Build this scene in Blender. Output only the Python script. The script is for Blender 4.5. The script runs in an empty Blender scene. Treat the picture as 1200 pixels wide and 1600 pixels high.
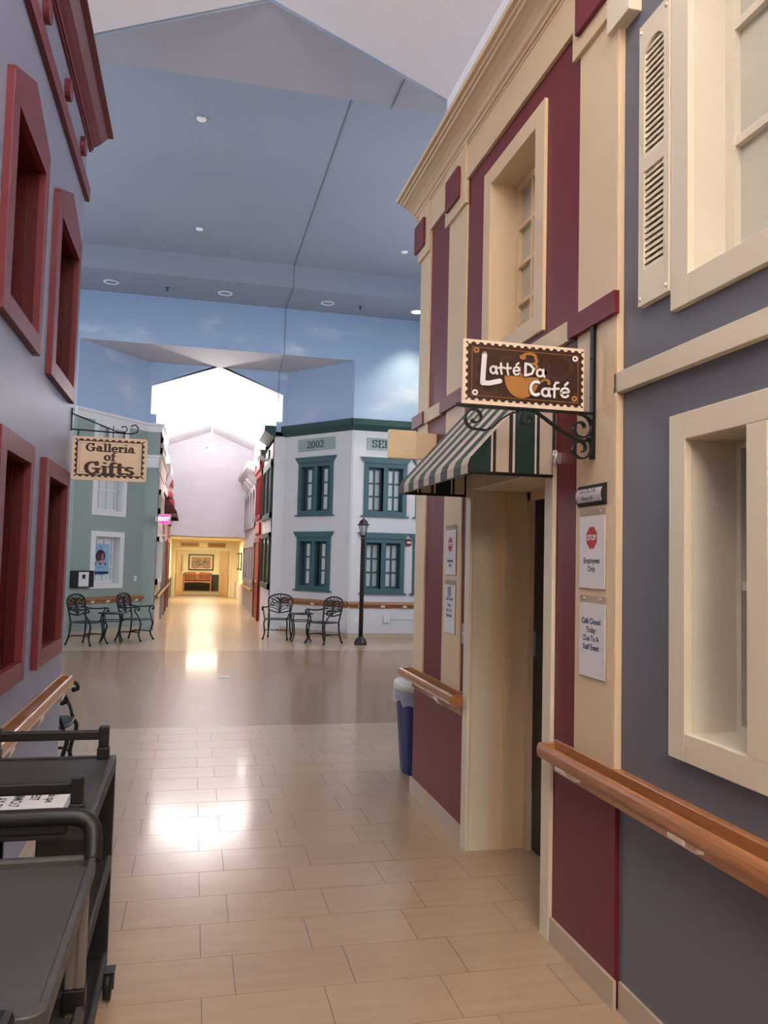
import bpy, bmesh, math, random
from mathutils import Vector, Matrix
random.seed(4)
sc = bpy.context.scene
COL = sc.collection
PI = math.pi

# ------------------------------------------------------------------ camera
F_PX = 1262.0
ROT = ((0.9730, 0.0380, 0.2280), (-0.2290, 0.0540, 0.9720), (0.0250, -0.9980, 0.0610))
def _unit(v): return Vector(v).normalized()
_dx = _unit((-298, 70, F_PX)); _up = Vector((505.8, -20598.8, 1262.0))
_up = (_up - _dx * _up.dot(_dx)).normalized(); _xr = _dx.cross(_up)
if _xr.x < 0: _xr = -_xr
# world axes X (right), Y (along the corridor), Z (up) expressed in image axes (x right, y down, z forward)
_W = Matrix((_xr, _dx, _up))
cam_d = bpy.data.cameras.new('camera'); cam = bpy.data.objects.new('camera', cam_d); COL.objects.link(cam)
cam_d.sensor_fit = 'VERTICAL'; cam_d.sensor_height = 32.0; cam_d.lens = F_PX / 1600.0 * 32.0
cam_d.clip_start = 0.05; cam_d.clip_end = 200
_cx = _W @ Vector((1, 0, 0)); _cy = _W @ Vector((0, -1, 0)); _cz = _W @ Vector((0, 0, -1))
cam.matrix_world = Matrix(((_cx.x, _cy.x, _cz.x, 0), (_cx.y, _cy.y, _cz.y, 0), (_cx.z, _cy.z, _cz.z, 1.62), (0, 0, 0, 1)))
sc.camera = cam

# ------------------------------------------------------------------ world, exposure, main lights
wd = bpy.data.worlds.new('world'); sc.world = wd; wd.use_nodes = True
wd.node_tree.nodes['Background'].inputs[0].default_value = (0.75, 0.82, 1.0, 1)
wd.node_tree.nodes['Background'].inputs[1].default_value = 0.3
vs = sc.view_settings
vs.view_transform = 'Standard'; vs.look = 'None'; vs.gamma = 1.0; vs.use_curve_mapping = False
vs.exposure = 0.5

def area(name, loc, sx, sy, power, col, direction, spread=180):
    l = bpy.data.lights.new(name, 'AREA'); l.shape = 'RECTANGLE'; l.size = sx; l.size_y = sy
    l.energy = power; l.color = col; l.spread = math.radians(spread)
    o = bpy.data.objects.new(name, l); COL.objects.link(o); o.location = loc
    o.rotation_euler = Vector(direction).to_track_quat('-Z', 'Y').to_euler()
    return o
WARM = (1.0, 0.80, 0.60); NEUT = (1.0, 0.93, 0.88); COVE = (1.0, 0.925, 0.85); COOL = (0.91, 0.94, 1.0); HALL = (1.0, 0.86, 0.62)
# cove strips lying on the ledges above the shop fronts, shining up to the vaults
P_NEAR, P_FAR, P_HALL, P_SIDE = 590.0, 900.0, 95.0, 285.0
for x, s in ((1.74, -0.25), (-0.93, 0.25)):
    area('cove_light', (x, -0.3, 4.50), 0.12, 11.0, P_NEAR, COVE, (s, 0, 1))
for x, s in ((1.80, -0.3), (-0.93, 0.3)):
    area('cove_light', (x, 22.9, 4.85), 0.12, 8.6, P_FAR, (1.0, 0.95, 0.93), (s, 0, 1))
# troffers in the low hall at the far end
for y in (31.2, 37.4):
    area('hall_troffer', (0.45, y, 2.27), 1.1, 1.8, P_HALL, HALL, (0, 0, -1))
# added cool fill panels hung inside the solid side walls of the atrium
area('atrium_side_fill', (6.1, 11.4, 3.6), 5.5, 4.2, P_SIDE, COOL, (-1, 0, -0.1))
area('atrium_side_fill', (-5.3, 11.4, 3.6), 5.5, 4.2, P_SIDE, COOL, (1, 0, -0.1))
# added warm fill behind the camera, brightening boards that face it
area('rear_fill_light', (0.4, -3.2, 3.6), 1.2, 1.2, 90.0, WARM, (0.1, 0.6, -1))

# ------------------------------------------------------------------ materials
MATS = {}
def mat(name, col, rough=0.55, spec=0.35, metal=0.0, noise=0.05, nscale=6.0, bump=0.0, bscale=120.0, emit=None, estr=1.0, coat=0.0, alpha=1.0, trans=0.0):
    if name in MATS: return MATS[name]
    m = bpy.data.materials.new(name); m.use_nodes = True; MATS[name] = m
    nt = m.node_tree; b = nt.nodes['Principled BSDF']
    b.inputs['Roughness'].default_value = rough; b.inputs['Metallic'].default_value = metal
    b.inputs['Specular IOR Level'].default_value = spec
    b.inputs['Coat Weight'].default_value = coat
    b.inputs['Base Color'].default_value = (*col, 1)
    if noise > 0:
        tc = nt.nodes.new('ShaderNodeTexCoord'); n = nt.nodes.new('ShaderNodeTexNoise'); n.inputs['Scale'].default_value = nscale
        n.inputs['Detail'].default_value = 4
        nt.links.new(tc.outputs['Object'], n.inputs['Vector'])
        mx = nt.nodes.new('ShaderNodeMix'); mx.data_type = 'RGBA'
        mx.inputs['A'].default_value = tuple(c * (1 - noise) for c in col) + (1,)
        mx.inputs['B'].default_value = tuple(min(1, c * (1 + noise)) for c in col) + (1,)
        nt.links.new(n.outputs['Fac'], mx.inputs['Factor']); nt.links.new(mx.outputs['Result'], b.inputs['Base Color'])
    if bump > 0:
        tc2 = nt.nodes.new('ShaderNodeTexCoord'); n2 = nt.nodes.new('ShaderNodeTexNoise'); n2.inputs['Scale'].default_value = bscale
        bp = nt.nodes.new('ShaderNodeBump'); bp.inputs['Strength'].default_value = bump; bp.inputs['Distance'].default_value = 0.002
        nt.links.new(tc2.outputs['Object'], n2.inputs['Vector']); nt.links.new(n2.outputs['Fac'], bp.inputs['Height']); nt.links.new(bp.outputs['Normal'], b.inputs['Normal'])
    if emit:
        b.inputs['Emission Color'].default_value = (*emit, 1); b.inputs['Emission Strength'].default_value = estr
    if trans > 0: b.inputs['Transmission Weight'].default_value = trans
    if alpha < 1: b.inputs['Alpha'].default_value = alpha
    return m
def sky_paint(name, lo, hi, zlo, zhi, cloud, amount):
    """painted indoor sky: flat blue with soft painted clouds"""
    m = bpy.data.materials.new(name); m.use_nodes = True; nt = m.node_tree; b = nt.nodes['Principled BSDF']
    b.inputs['Roughness'].default_value = 0.7; b.inputs['Specular IOR Level'].default_value = 0.3
    N = nt.nodes.new; L = nt.links.new
    tc = N('ShaderNodeTexCoord'); sp = N('ShaderNodeSeparateXYZ'); L(tc.outputs['Object'], sp.inputs[0])
    mr = N('ShaderNodeMapRange'); mr.inputs['From Min'].default_value = zlo; mr.inputs['From Max'].default_value = zhi; L(sp.outputs['Z'], mr.inputs['Value'])
    g = N('ShaderNodeMix'); g.data_type = 'RGBA'; g.inputs['A'].default_value = (*lo, 1); g.inputs['B'].default_value = (*hi, 1); L(mr.outputs['Result'], g.inputs['Factor'])
    mp = N('ShaderNodeMapping'); mp.inputs['Scale'].default_value = (0.55, 0.55, 1.3); L(tc.outputs['Object'], mp.inputs['Vector'])
    n = N('ShaderNodeTexNoise'); n.inputs['Scale'].default_value = 1.1; n.inputs['Detail'].default_value = 5; n.inputs['Roughness'].default_value = 0.55; L(mp.outputs[0], n.inputs['Vector'])
    r = N('ShaderNodeMapRange'); r.interpolation_type = 'SMOOTHSTEP'
    r.inputs['From Min'].default_value = 0.52; r.inputs['From Max'].default_value = 0.78; r.inputs['To Max'].default_value = amount
    L(n.outputs['Fac'], r.inputs['Value'])
    c = N('ShaderNodeMix'); c.data_type = 'RGBA'; c.inputs['B'].default_value = (*cloud, 1)
    L(g.outputs['Result'], c.inputs['A']); L(r.outputs['Result'], c.inputs['Factor']); L(c.outputs['Result'], b.inputs['Base Color'])
    return m
def wood(name, c0, c1, axis=1, rough=0.35):
    m = bpy.data.materials.new(name); m.use_nodes = True; nt = m.node_tree; b = nt.nodes['Principled BSDF']
    b.inputs['Roughness'].default_value = rough; b.inputs['Coat Weight'].default_value = 0.25
    N = nt.nodes.new; L = nt.links.new
    tc = N('ShaderNodeTexCoord'); mp = N('ShaderNodeMapping'); s = [40, 40, 40]; s[axis] = 2.0; mp.inputs['Scale'].default_value = s
    L(tc.outputs['Object'], mp.inputs['Vector'])
    n = N('ShaderNodeTexNoise'); n.inputs['Scale'].default_value = 1.0; n.inputs['Detail'].default_value = 6; L(mp.outputs[0], n.inputs['Vector'])
    r = N('ShaderNodeValToRGB'); r.color_ramp.elements[0].color = (*c0, 1); r.color_ramp.elements[1].color = (*c1, 1)
    r.color_ramp.elements[0].position = 0.3; r.color_ramp.elements[1].position = 0.7
    L(n.outputs['Fac'], r.inputs[0]); L(r.outputs[0], b.inputs['Base Color'])
    return m
def stripes(name, axis, period, offset, stops, rough=0.75):
    """woven stripes across one axis"""
    m = bpy.data.materials.new(name); m.use_nodes = True; nt = m.node_tree; b = nt.nodes['Principled BSDF']
    b.inputs['Roughness'].default_value = rough; b.inputs['Sheen Weight'].default_value = 0.15
    N = nt.nodes.new; L = nt.links.new
    tc = N('ShaderNodeTexCoord'); sp = N('ShaderNodeSeparateXYZ'); L(tc.outputs['Object'], sp.inputs[0])
    a = N('ShaderNodeMath'); a.operation = 'ADD'; a.inputs[1].default_value = offset; L(sp.outputs[axis], a.inputs[0])
    d = N('ShaderNodeMath'); d.operation = 'DIVIDE'; d.inputs[1].default_value = period; L(a.outputs[0], d.inputs[0])
    f = N('ShaderNodeMath'); f.operation = 'FRACT'; L(d.outputs[0], f.inputs[0])
    r = N('ShaderNodeValToRGB'); r.color_ramp.interpolation = 'CONSTANT'
    r.color_ramp.elements[0].position = stops[0][0]; r.color_ramp.elements[0].color = (*stops[0][1], 1)
    r.color_ramp.elements[1].position = stops[1][0]; r.color_ramp.elements[1].color = (*stops[1][1], 1)
    for p, c in stops[2:]:
        e = r.color_ramp.elements.new(p); e.color = (*c, 1)
    L(f.outputs[0], r.inputs[0]); L(r.outputs[0], b.inputs['Base Color'])
    return m
def floor_mat(name, col, joints, var=0.0):
    m = bpy.data.materials.new(name); m.use_nodes = True; nt = m.node_tree; b = nt.nodes['Principled BSDF']
    N = nt.nodes.new; L = nt.links.new
    b.inputs['Specular IOR Level'].default_value = 0.35; b.inputs['Coat Weight'].default_value = 0.38; b.inputs['Coat Roughness'].default_value = 0.10
    tc = N('ShaderNodeTexCoord'); geo = N('ShaderNodeNewGeometry'); mp = N('ShaderNodeMapping'); mp.inputs['Scale'].default_value = (2.2, 16.0, 1.0); L(geo.outputs['Position'], mp.inputs['Vector'])
    n = N('ShaderNodeTexNoise'); n.inputs['Scale'].default_value = 1.3; n.inputs['Detail'].default_value = 6; n.inputs['Distortion'].default_value = 0.3; L(mp.outputs[0], n.inputs['Vector'])
    mx = N('ShaderNodeMix'); mx.data_type = 'RGBA'; mx.inputs['A'].default_value = tuple(c * 0.84 for c in col) + (1,); mx.inputs['B'].default_value = tuple(min(1, c * 1.12) for c in col) + (1,)
    L(n.outputs['Fac'], mx.inputs['Factor']); out = mx.outputs['Result']
    if var:
        oi = N('ShaderNodeObjectInfo'); hs = N('ShaderNodeHueSaturation'); mr = N('ShaderNodeMapRange'); mr.inputs['To Min'].default_value = 1 - var; mr.inputs['To Max'].default_value = 1 + var
        L(oi.outputs['Random'], mr.inputs['Value']); L(mr.outputs['Result'], hs.inputs['Value']); L(out, hs.inputs['Color']); out = hs.outputs['Color']
    if joints:
        bt = N('ShaderNodeTexBrick'); bt.offset = 0.25; bt.inputs['Scale'].default_value = 1.0; bt.inputs['Mortar Size'].default_value = 0.0016; bt.inputs['Brick Width'].default_value = 0.457; bt.inputs['Row Height'].default_value = 0.305
        mp2 = N('ShaderNodeMapping'); mp2.inputs['Location'].default_value = (-0.09, -8.02, 0); L(geo.outputs['Position'], mp2.inputs['Vector']); L(mp2.outputs[0], bt.inputs['Vector'])
        m2 = N('ShaderNodeMix'); m2.data_type = 'RGBA'; L(out, m2.inputs['A']); m2.inputs['B'].default_value = tuple(c * 0.55 for c in col) + (1,); L(bt.outputs['Fac'], m2.inputs['Factor']); out = m2.outputs['Result']
    L(out, b.inputs['Base Color'])
    n3 = N('ShaderNodeTexNoise'); n3.inputs['Scale'].default_value = 3.0; n3.inputs['Detail'].default_value = 3; L(geo.outputs['Position'], n3.inputs['Vector'])
    rr = N('ShaderNodeMapRange'); rr.inputs['To Min'].default_value = 0.282; rr.inputs['To Max'].default_value = 0.32; L(n3.outputs['Fac'], rr.inputs['Value']); L(rr.outputs['Result'], b.inputs['Roughness'])
    n4 = N('ShaderNodeTexNoise'); n4.inputs['Scale'].default_value = 14.0; n4.inputs['Detail'].default_value = 1; L(geo.outputs['Position'], n4.inputs['Vector'])
    bp = N('ShaderNodeBump'); bp.inputs['Strength'].default_value = 0.04; bp.inputs['Distance'].default_value = 0.001; L(n4.outputs['Fac'], bp.inputs['Height']); L(bp.outputs['Normal'], b.inputs['Normal']); pass
    return m

M_LILAC = mat('lilac_grey_paint', (0.152, 0.156, 0.184), 0.45, noise=0.03, bump=0.15)
M_LAV = mat('lavender_grey_paint', (0.250, 0.265, 0.365), 0.4, noise=0.03, bump=0.15)
M_BURG = mat('burgundy_paint', (0.165, 0.018, 0.024), 0.42, noise=0.04, bump=0.15)
M_RED = mat('oxblood_paint', (0.165, 0.026, 0.035), 0.42, noise=0.04)
M_REDIN = mat('shaded_oxblood_paint', (0.080, 0.008, 0.008), 0.4, noise=0.05)  # oxblood darkened for the window recesses, their shade put into the base colour
M_CREAM = mat('cream_paint', (0.760, 0.585, 0.370), 0.45, noise=0.02, bump=0.1)
M_IVORY = mat('ivory_paint', (0.790, 0.710, 0.535), 0.42, noise=0.02, bump=0.1)
M_JAMB = mat('pale_ivory_paint', (0.690, 0.630, 0.500), 0.42, noise=0.02)
M_BASE = mat('tan_vinyl_base', (0.560, 0.450, 0.340), 0.4, noise=0.03)
M_SAGE = mat('sage_green_paint', (0.320, 0.385, 0.350), 0.5, noise=0.03)
M_WHITE = mat('white_paint', (0.720, 0.700, 0.700), 0.5, noise=0.03)
M_OFFW = mat('off_white_trim_paint', (0.800, 0.790, 0.790), 0.5, noise=0.02)
M_TEAL = mat('teal_paint', (0.060, 0.128, 0.145), 0.45, noise=0.04)
M_DTEAL = mat('dark_green_cornice_paint', (0.028, 0.070, 0.064), 0.5, noise=0.04)
M_PANE = mat('frosted_pane', (0.720, 0.770, 0.760), 0.25, noise=0.03)
M_PANEC = mat('cream_frosted_pane', (0.600, 0.570, 0.450), 0.25, noise=0.03)
M_PANEG = mat('sage_frosted_pane', (0.520, 0.520, 0.430), 0.22, noise=0.03)
M_DARK = mat('dark_glass', (0.012, 0.012, 0.014), 0.15, noise=0)
M_GLASSG = mat('grey_shop_glass', (0.10, 0.10, 0.10), 0.2, noise=0.05)
M_IRON = mat('black_wrought_iron', (0.014, 0.014, 0.015), 0.38, metal=0.4, noise=0.1, nscale=30)
M_CIRON = mat('black_cast_aluminium', (0.016, 0.018, 0.018), 0.4, metal=0.3, noise=0.1, nscale=30)
M_OAK = wood('oak_handrail', (0.34, 0.125, 0.038), (0.47, 0.200, 0.072), 1, 0.28)
M_OAKX = wood('oak_handrail_cross', (0.30, 0.115, 0.042), (0.42, 0.180, 0.075), 0, 0.32)
M_BRACKET = mat('cream_bracket', (0.72, 0.64, 0.55), 0.4, noise=0.02)
M_BLUE = mat('blue_plastic', (0.006, 0.018, 0.115), 0.4, noise=0.05)
M_LID = mat('white_plastic', (0.70, 0.68, 0.62), 0.4, noise=0.03)
M_LINER = mat('clear_liner', (0.75, 0.77, 0.82), 0.25, noise=0.05, alpha=0.45)
M_BLACKP = mat('black_plastic', (0.017, 0.016, 0.016), 0.42, noise=0.12, nscale=8, bump=0.25)
M_WORN = mat('worn_black_plastic', (0.042, 0.038, 0.037), 0.5, noise=0.45, nscale=7, bump=0.3)
M_GREYP = mat('grey_plastic', (0.064, 0.061, 0.059), 0.45, noise=0.12, nscale=5, bump=0.3)
M_GREYL = mat('light_grey_plastic', (0.210, 0.180, 0.150), 0.45, noise=0.08)
M_PAPER = mat('white_paper', (0.78, 0.76, 0.76), 0.6, noise=0.02)
M_ACRYL = mat('clear_acrylic', (0.70, 0.58, 0.43), 0.12, noise=0.0, alpha=0.5)
M_INK = mat('black_ink', (0.015, 0.015, 0.018), 0.6, noise=0)
M_NAVY = mat('navy_ink', (0.030, 0.035, 0.090), 0.6, noise=0)
M_STOP = mat('stop_red_ink', (0.50, 0.022, 0.030), 0.5, noise=0)
M_BROWN = mat('dark_brown_sign_paint', (0.046, 0.018, 0.010), 0.35, noise=0.1)
M_BROWN2 = mat('faint_brown_sign_paint', (0.068, 0.028, 0.017), 0.35, noise=0.1)
M_TANS = mat('cream_sign_paint', (0.850, 0.690, 0.510), 0.4, noise=0.04)
M_ORNG = mat('caramel_sign_paint', (0.420, 0.185, 0.045), 0.35, noise=0.12)
M_SIGNW = mat('white_sign_paint', (0.850, 0.830, 0.810), 0.35, noise=0.02)
M_GBROWN = mat('chocolate_lettering', (0.050, 0.015, 0.010), 0.4, noise=0.05)
M_MINT = mat('pale_green_plaque', (0.330, 0.400, 0.370), 0.5, noise=0.03)
M_SLATE = mat('dark_slate_lettering', (0.050, 0.080, 0.085), 0.5, noise=0)
M_VAULT = mat('white_vault_paint', (0.870, 0.860, 0.890), 0.7, noise=0.02)
M_CEIL = mat('blue_grey_ceiling_paint', (0.265, 0.290, 0.350), 0.7, noise=0.05, nscale=0.6)
M_CEIL2 = mat('grey_soffit_paint', (0.480, 0.480, 0.520), 0.7, noise=0.03)
M_STEEL = mat('brushed_metal', (0.55, 0.55, 0.56), 0.3, metal=0.9, noise=0.05)
M_YELLOW = mat('pale_yellow_paint', (0.800, 0.710, 0.490), 0.55, noise=0.02)
M_DKGREEN = mat('dark_olive_wainscot', (0.040, 0.048, 0.034), 0.5, noise=0.05)
M_MAPLE = wood('maple_door', (0.56, 0.34, 0.13), (0.68, 0.44, 0.19), 2, 0.35)
M_BENCH = wood('red_oak_bench', (0.34, 0.100, 0.035), (0.46, 0.160, 0.055), 2, 0.35)
M_CARPET = mat('brown_carpet', (0.150, 0.100, 0.050), 0.95, noise=0.2, nscale=60)
M_SHRED = mat('bright_red_paint', (0.190, 0.018, 0.015), 0.45, noise=0.05)
M_SHPINK = mat('rose_paint', (0.420, 0.190, 0.140), 0.5, noise=0.04)
M_SHGREEN = mat('shop_green_paint', (0.060, 0.105, 0.085), 0.45, noise=0.05)
M_SHGREY = mat('warm_grey_paint', (0.330, 0.310, 0.320), 0.5, noise=0.04)
M_SHBEIGE = mat('beige_paint', (0.560, 0.500, 0.430), 0.5, noise=0.03)
M_MAROON = mat('maroon_canvas', (0.060, 0.012, 0.014), 0.8, noise=0.08)
M_EXIT = mat('exit_face', (0.7, 0.05, 0.2), 0.4, noise=0, emit=(1.0, 0.03, 0.24), estr=1.6)
M_EXITL = mat('exit_letters', (0.9, 0.6, 0.8), 0.4, noise=0, emit=(1.0, 0.42, 0.80), estr=1.9)
M_GREYW = mat('light_grey_housing', (0.60, 0.58, 0.58), 0.45, noise=0)
M_LAMP = mat('lamp_lens', (0.9, 0.88, 0.8), 0.4, noise=0, emit=(1.0, 0.93, 0.80), estr=6.0)
M_LAMPG = mat('lantern_glass', (0.55, 0.56, 0.58), 0.1, noise=0, alpha=0.5)
M_POST = mat('purple_brown_post', (0.034, 0.022, 0.028), 0.4, noise=0.08)
M_POSTER = mat('pale_blue_print', (0.30, 0.50, 0.68), 0.4, noise=0.03)
M_PBLUE = mat('deep_blue_print', (0.018, 0.035, 0.170), 0.4, noise=0)
M_PSKIN = mat('skin_print', (0.42, 0.17, 0.14), 0.4, noise=0.1)
M_PSKIN2 = mat('dark_skin_print', (0.13, 0.045, 0.045), 0.4, noise=0.1)
M_PDARK = mat('dark_print', (0.030, 0.022, 0.040), 0.4, noise=0.1)
M_PPINK = mat('pink_print', (0.66, 0.45, 0.48), 0.4, noise=0.05)
M_ALARM = mat('maroon_alarm_plastic', (0.150, 0.012, 0.030), 0.35, noise=0)
M_FRAME = mat('dark_picture_frame', (0.018, 0.007, 0.008), 0.3, noise=0.05)
M_MATB = mat('cream_mat_board', (0.72, 0.60, 0.40), 0.6, noise=0.02)
M_PHOTO = mat('sepia_print', (0.40, 0.28, 0.18), 0.2, noise=0.15, nscale=5, coat=0.6)
M_TILE = floor_mat('beige_vinyl_tile', (0.475, 0.335, 0.212), False, 0.035)
M_FLOORB = floor_mat('beige_floor', (0.475, 0.335, 0.212), True)
M_FLOORD = floor_mat('brown_floor', (0.285, 0.170, 0.094), True)
M_GROUT = mat('dark_joint', (0.16, 0.12, 0.09), 0.8, noise=0)
M_SKYF = sky_paint('painted_sky', (0.42, 0.54, 0.72), (0.255, 0.355, 0.510), 4.6, 6.9, (0.72, 0.76, 0.82), 0.75)
M_SKYE = sky_paint('painted_lilac_sky', (0.66, 0.65, 0.72), (0.74, 0.73, 0.78), 2.3, 5.9, (0.86, 0.83, 0.85), 0.7)

# ------------------------------------------------------------------ mesh building
OFF = {}
def frame(o, u, n):
    o = Vector(o); u = Vector(u).normalized(); n = Vector(n).normalized()
    return lambda a, d, z: o + u * a + n * d + Vector((0, 0, z))
IDENT = lambda x, y, z: Vector((x, y, z))
class MB:
    def __init__(s, fr=IDENT): s.v = []; s.f = []; s.fr = fr; s.sm = set()
    def pt(s, p): s.v.append(s.fr(*p)); return len(s.v) - 1
    def box(s, a0, a1, b0, b1, c0, c1):
        i = len(s.v)
        for c in (c0, c1):
            for q in ((a0, b0), (a1, b0), (a1, b1), (a0, b1)): s.pt((q[0], q[1], c))
        for f in ((0, 1, 2, 3), (4, 5, 6, 7), (0, 1, 5, 4), (1, 2, 6, 5), (2, 3, 7, 6), (3, 0, 4, 7)): s.f.append([i + k for k in f])
        return s
    def quad(s, *ps):
        i = len(s.v)
        for p in ps: s.pt(p)
        s.f.append(list(range(i, i + len(ps)))); return s
    def prism(s, poly, a0, a1, axis=0):
        """extrude a polygon along one frame axis; polygon gives the two other coordinates in order"""
        i = len(s.v); n = len(poly)
        def P(p, a):
            l = [p[0], p[1]]; l.insert(axis, a); return l
        for a in (a0, a1):
            for p in poly: s.pt(P(p, a))
        s.f.append([i + k for k in range(n)]); s.f.append([i + n + k for k in range(n)])
        for k in range(n): s.f.append([i + k, i + (k + 1) % n, i + n + (k + 1) % n, i + n + k])
        return s
    def tube(s, pts, r, seg=8, closed=False, smooth=True, flat=None):
        P = [Vector(p) for p in pts]; n = len(P); i0 = len(s.v); rr = r if isinstance(r, (list, tuple)) else [r] * n
        nrm = None
        for k in range(n):
            if closed: t = P[(k + 1) % n] - P[k - 1]
            else: t = P[min(k + 1, n - 1)] - P[max(k - 1, 0)]
            t.normalize()
            if nrm is None:
                nrm = Vector(flat) if flat else (Vector((0, 0, 1)) if abs(t.z) < 0.9 else Vector((1, 0, 0)))
            nrm = (nrm - t * nrm.dot(t))
            if nrm.length < 1e-5: nrm = t.orthogonal()
            nrm.normalize(); b = t.cross(nrm)
            for j in range(seg):
                a = 2 * PI * j / seg; s.pt(P[k] + nrm * (math.cos(a) * rr[k]) + b * (math.sin(a) * rr[k]))
        f0 = len(s.f)
        for k in range(n if closed else n - 1):
            for j in range(seg):
                s.f.append([i0 + k * seg + j, i0 + k * seg + (j + 1) % seg, i0 + ((k + 1) % n) * seg + (j + 1) % seg, i0 + ((k + 1) % n) * seg + j])
        if smooth: s.sm.update(range(f0, len(s.f)))
        if not closed:
            s.f.append([i0 + j for j in range(seg)]); s.f.append([i0 + (n - 1) * seg + j for j in range(seg)])
        return s
    def strap(s, pts, w, t, wdir):
        """flat bar following a path, w wide along wdir, t thick"""
        P = [Vector(p) for p in pts]; n = len(P); i0 = len(s.v); wd_ = Vector(wdir).normalized()
        for k in range(n):
            tt = (P[min(k + 1, n - 1)] - P[max(k - 1, 0)]).normalized(); b = tt.cross(wd_).normalized()
            for a, c in ((-1, -1), (1, -1), (1, 1), (-1, 1)): s.pt(P[k] + wd_ * (a * w / 2) + b * (c * t / 2))
        for k in range(n - 1):
            for j in range(4): s.f.append([i0 + k * 4 + j, i0 + k * 4 + (j + 1) % 4, i0 + k * 4 + 4 + (j + 1) % 4, i0 + k * 4 + 4 + j])
        s.f.append([i0, i0 + 1, i0 + 2, i0 + 3]); s.f.append([i0 + (n - 1) * 4 + j for j in range(4)])
        return s
    def lathe(s, prof, c=(0, 0, 0), seg=16, smooth=True, axis='z', cap=True):
        i0 = len(s.v); n = len(prof); f0 = len(s.f)
        for r, z in prof:
            for j in range(seg):
                a = 2 * PI * j / seg; ca, sa = math.cos(a) * r, math.sin(a) * r
                if axis == 'z': s.pt((c[0] + ca, c[1] + sa, c[2] + z))
                elif axis == 'x': s.pt((c[0] + z, c[1] + ca, c[2] + sa))
                else: s.pt((c[0] + ca, c[1] + z, c[2] + sa))
        for k in range(n - 1):
            for j in range(seg): s.f.append([i0 + k * seg + j, i0 + k * seg + (j + 1) % seg, i0 + (k + 1) * seg + (j + 1) % seg, i0 + (k + 1) * seg + j])
        if smooth: s.sm.update(range(f0, len(s.f)))
        if cap:
            s.f.append([i0 + j for j in range(seg)]); s.f.append([i0 + (n - 1) * seg + j for j in range(seg)])
        return s
    def ball(s, c, r, seg=8): 
        return s.lathe([(max(1e-4, r * math.sin(PI * k / 6)), -r * math.cos(PI * k / 6)) for k in range(7)], c, seg)
    def build(s, name, m, parent=None, at=None, bevel=0, recalc=True):
        me = bpy.data.meshes.new(name)
        off = OFF.get(parent.name, Vector()) if parent is not None else (Vector(at) if at is not None else Vector())
        me.from_pydata([v - off for v in s.v], [], s.f)
        for i in s.sm: me.polygons[i].use_smooth = True
        if recalc:
            bm = bmesh.new(); bm.from_mesh(me); bmesh.ops.recalc_face_normals(bm, faces=bm.faces); bm.to_mesh(me); bm.free()
        me.materials.append(m)
        o = bpy.data.objects.new(name, me); COL.objects.link(o)
        if parent is not None: o.parent = parent
        else: o.location = off
        OFF[o.name] = off
        if bevel:
            b = o.modifiers.new('edge', 'BEVEL'); b.width = bevel; b.segments = 2; b.limit_method = 'ANGLE'; b.harden_normals = False
        return o
def tag(o, label=None, cat=None, group=None, kind=None):
    if label: o['label'] = label
    if cat: o['category'] = cat
    if group: o['group'] = group
    if kind: o['kind'] = kind
    return o
def root(name, label, cat, loc=(0, 0, 0), group=None, kind=None, world_offset=True):
    o = bpy.data.objects.new(name, None); COL.objects.link(o); o.location = loc; o.empty_display_size = 0.1
    OFF[o.name] = Vector(loc) if world_offset else Vector()
    return tag(o, label, cat, group, kind)
def dup(o, parent=None):
    c = o.copy(); COL.objects.link(c); c.parent = parent
    for ch in list(o.children): dup(ch, c)
    return c
def arc(cx, cy, rx, ry, a0, a1, n=14):
    return [(cx + rx * math.cos(math.radians(a0 + (a1 - a0) * k / n)), cy + ry * math.sin(math.radians(a0 + (a1 - a0) * k / n))) for k in range(n + 1)]
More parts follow.
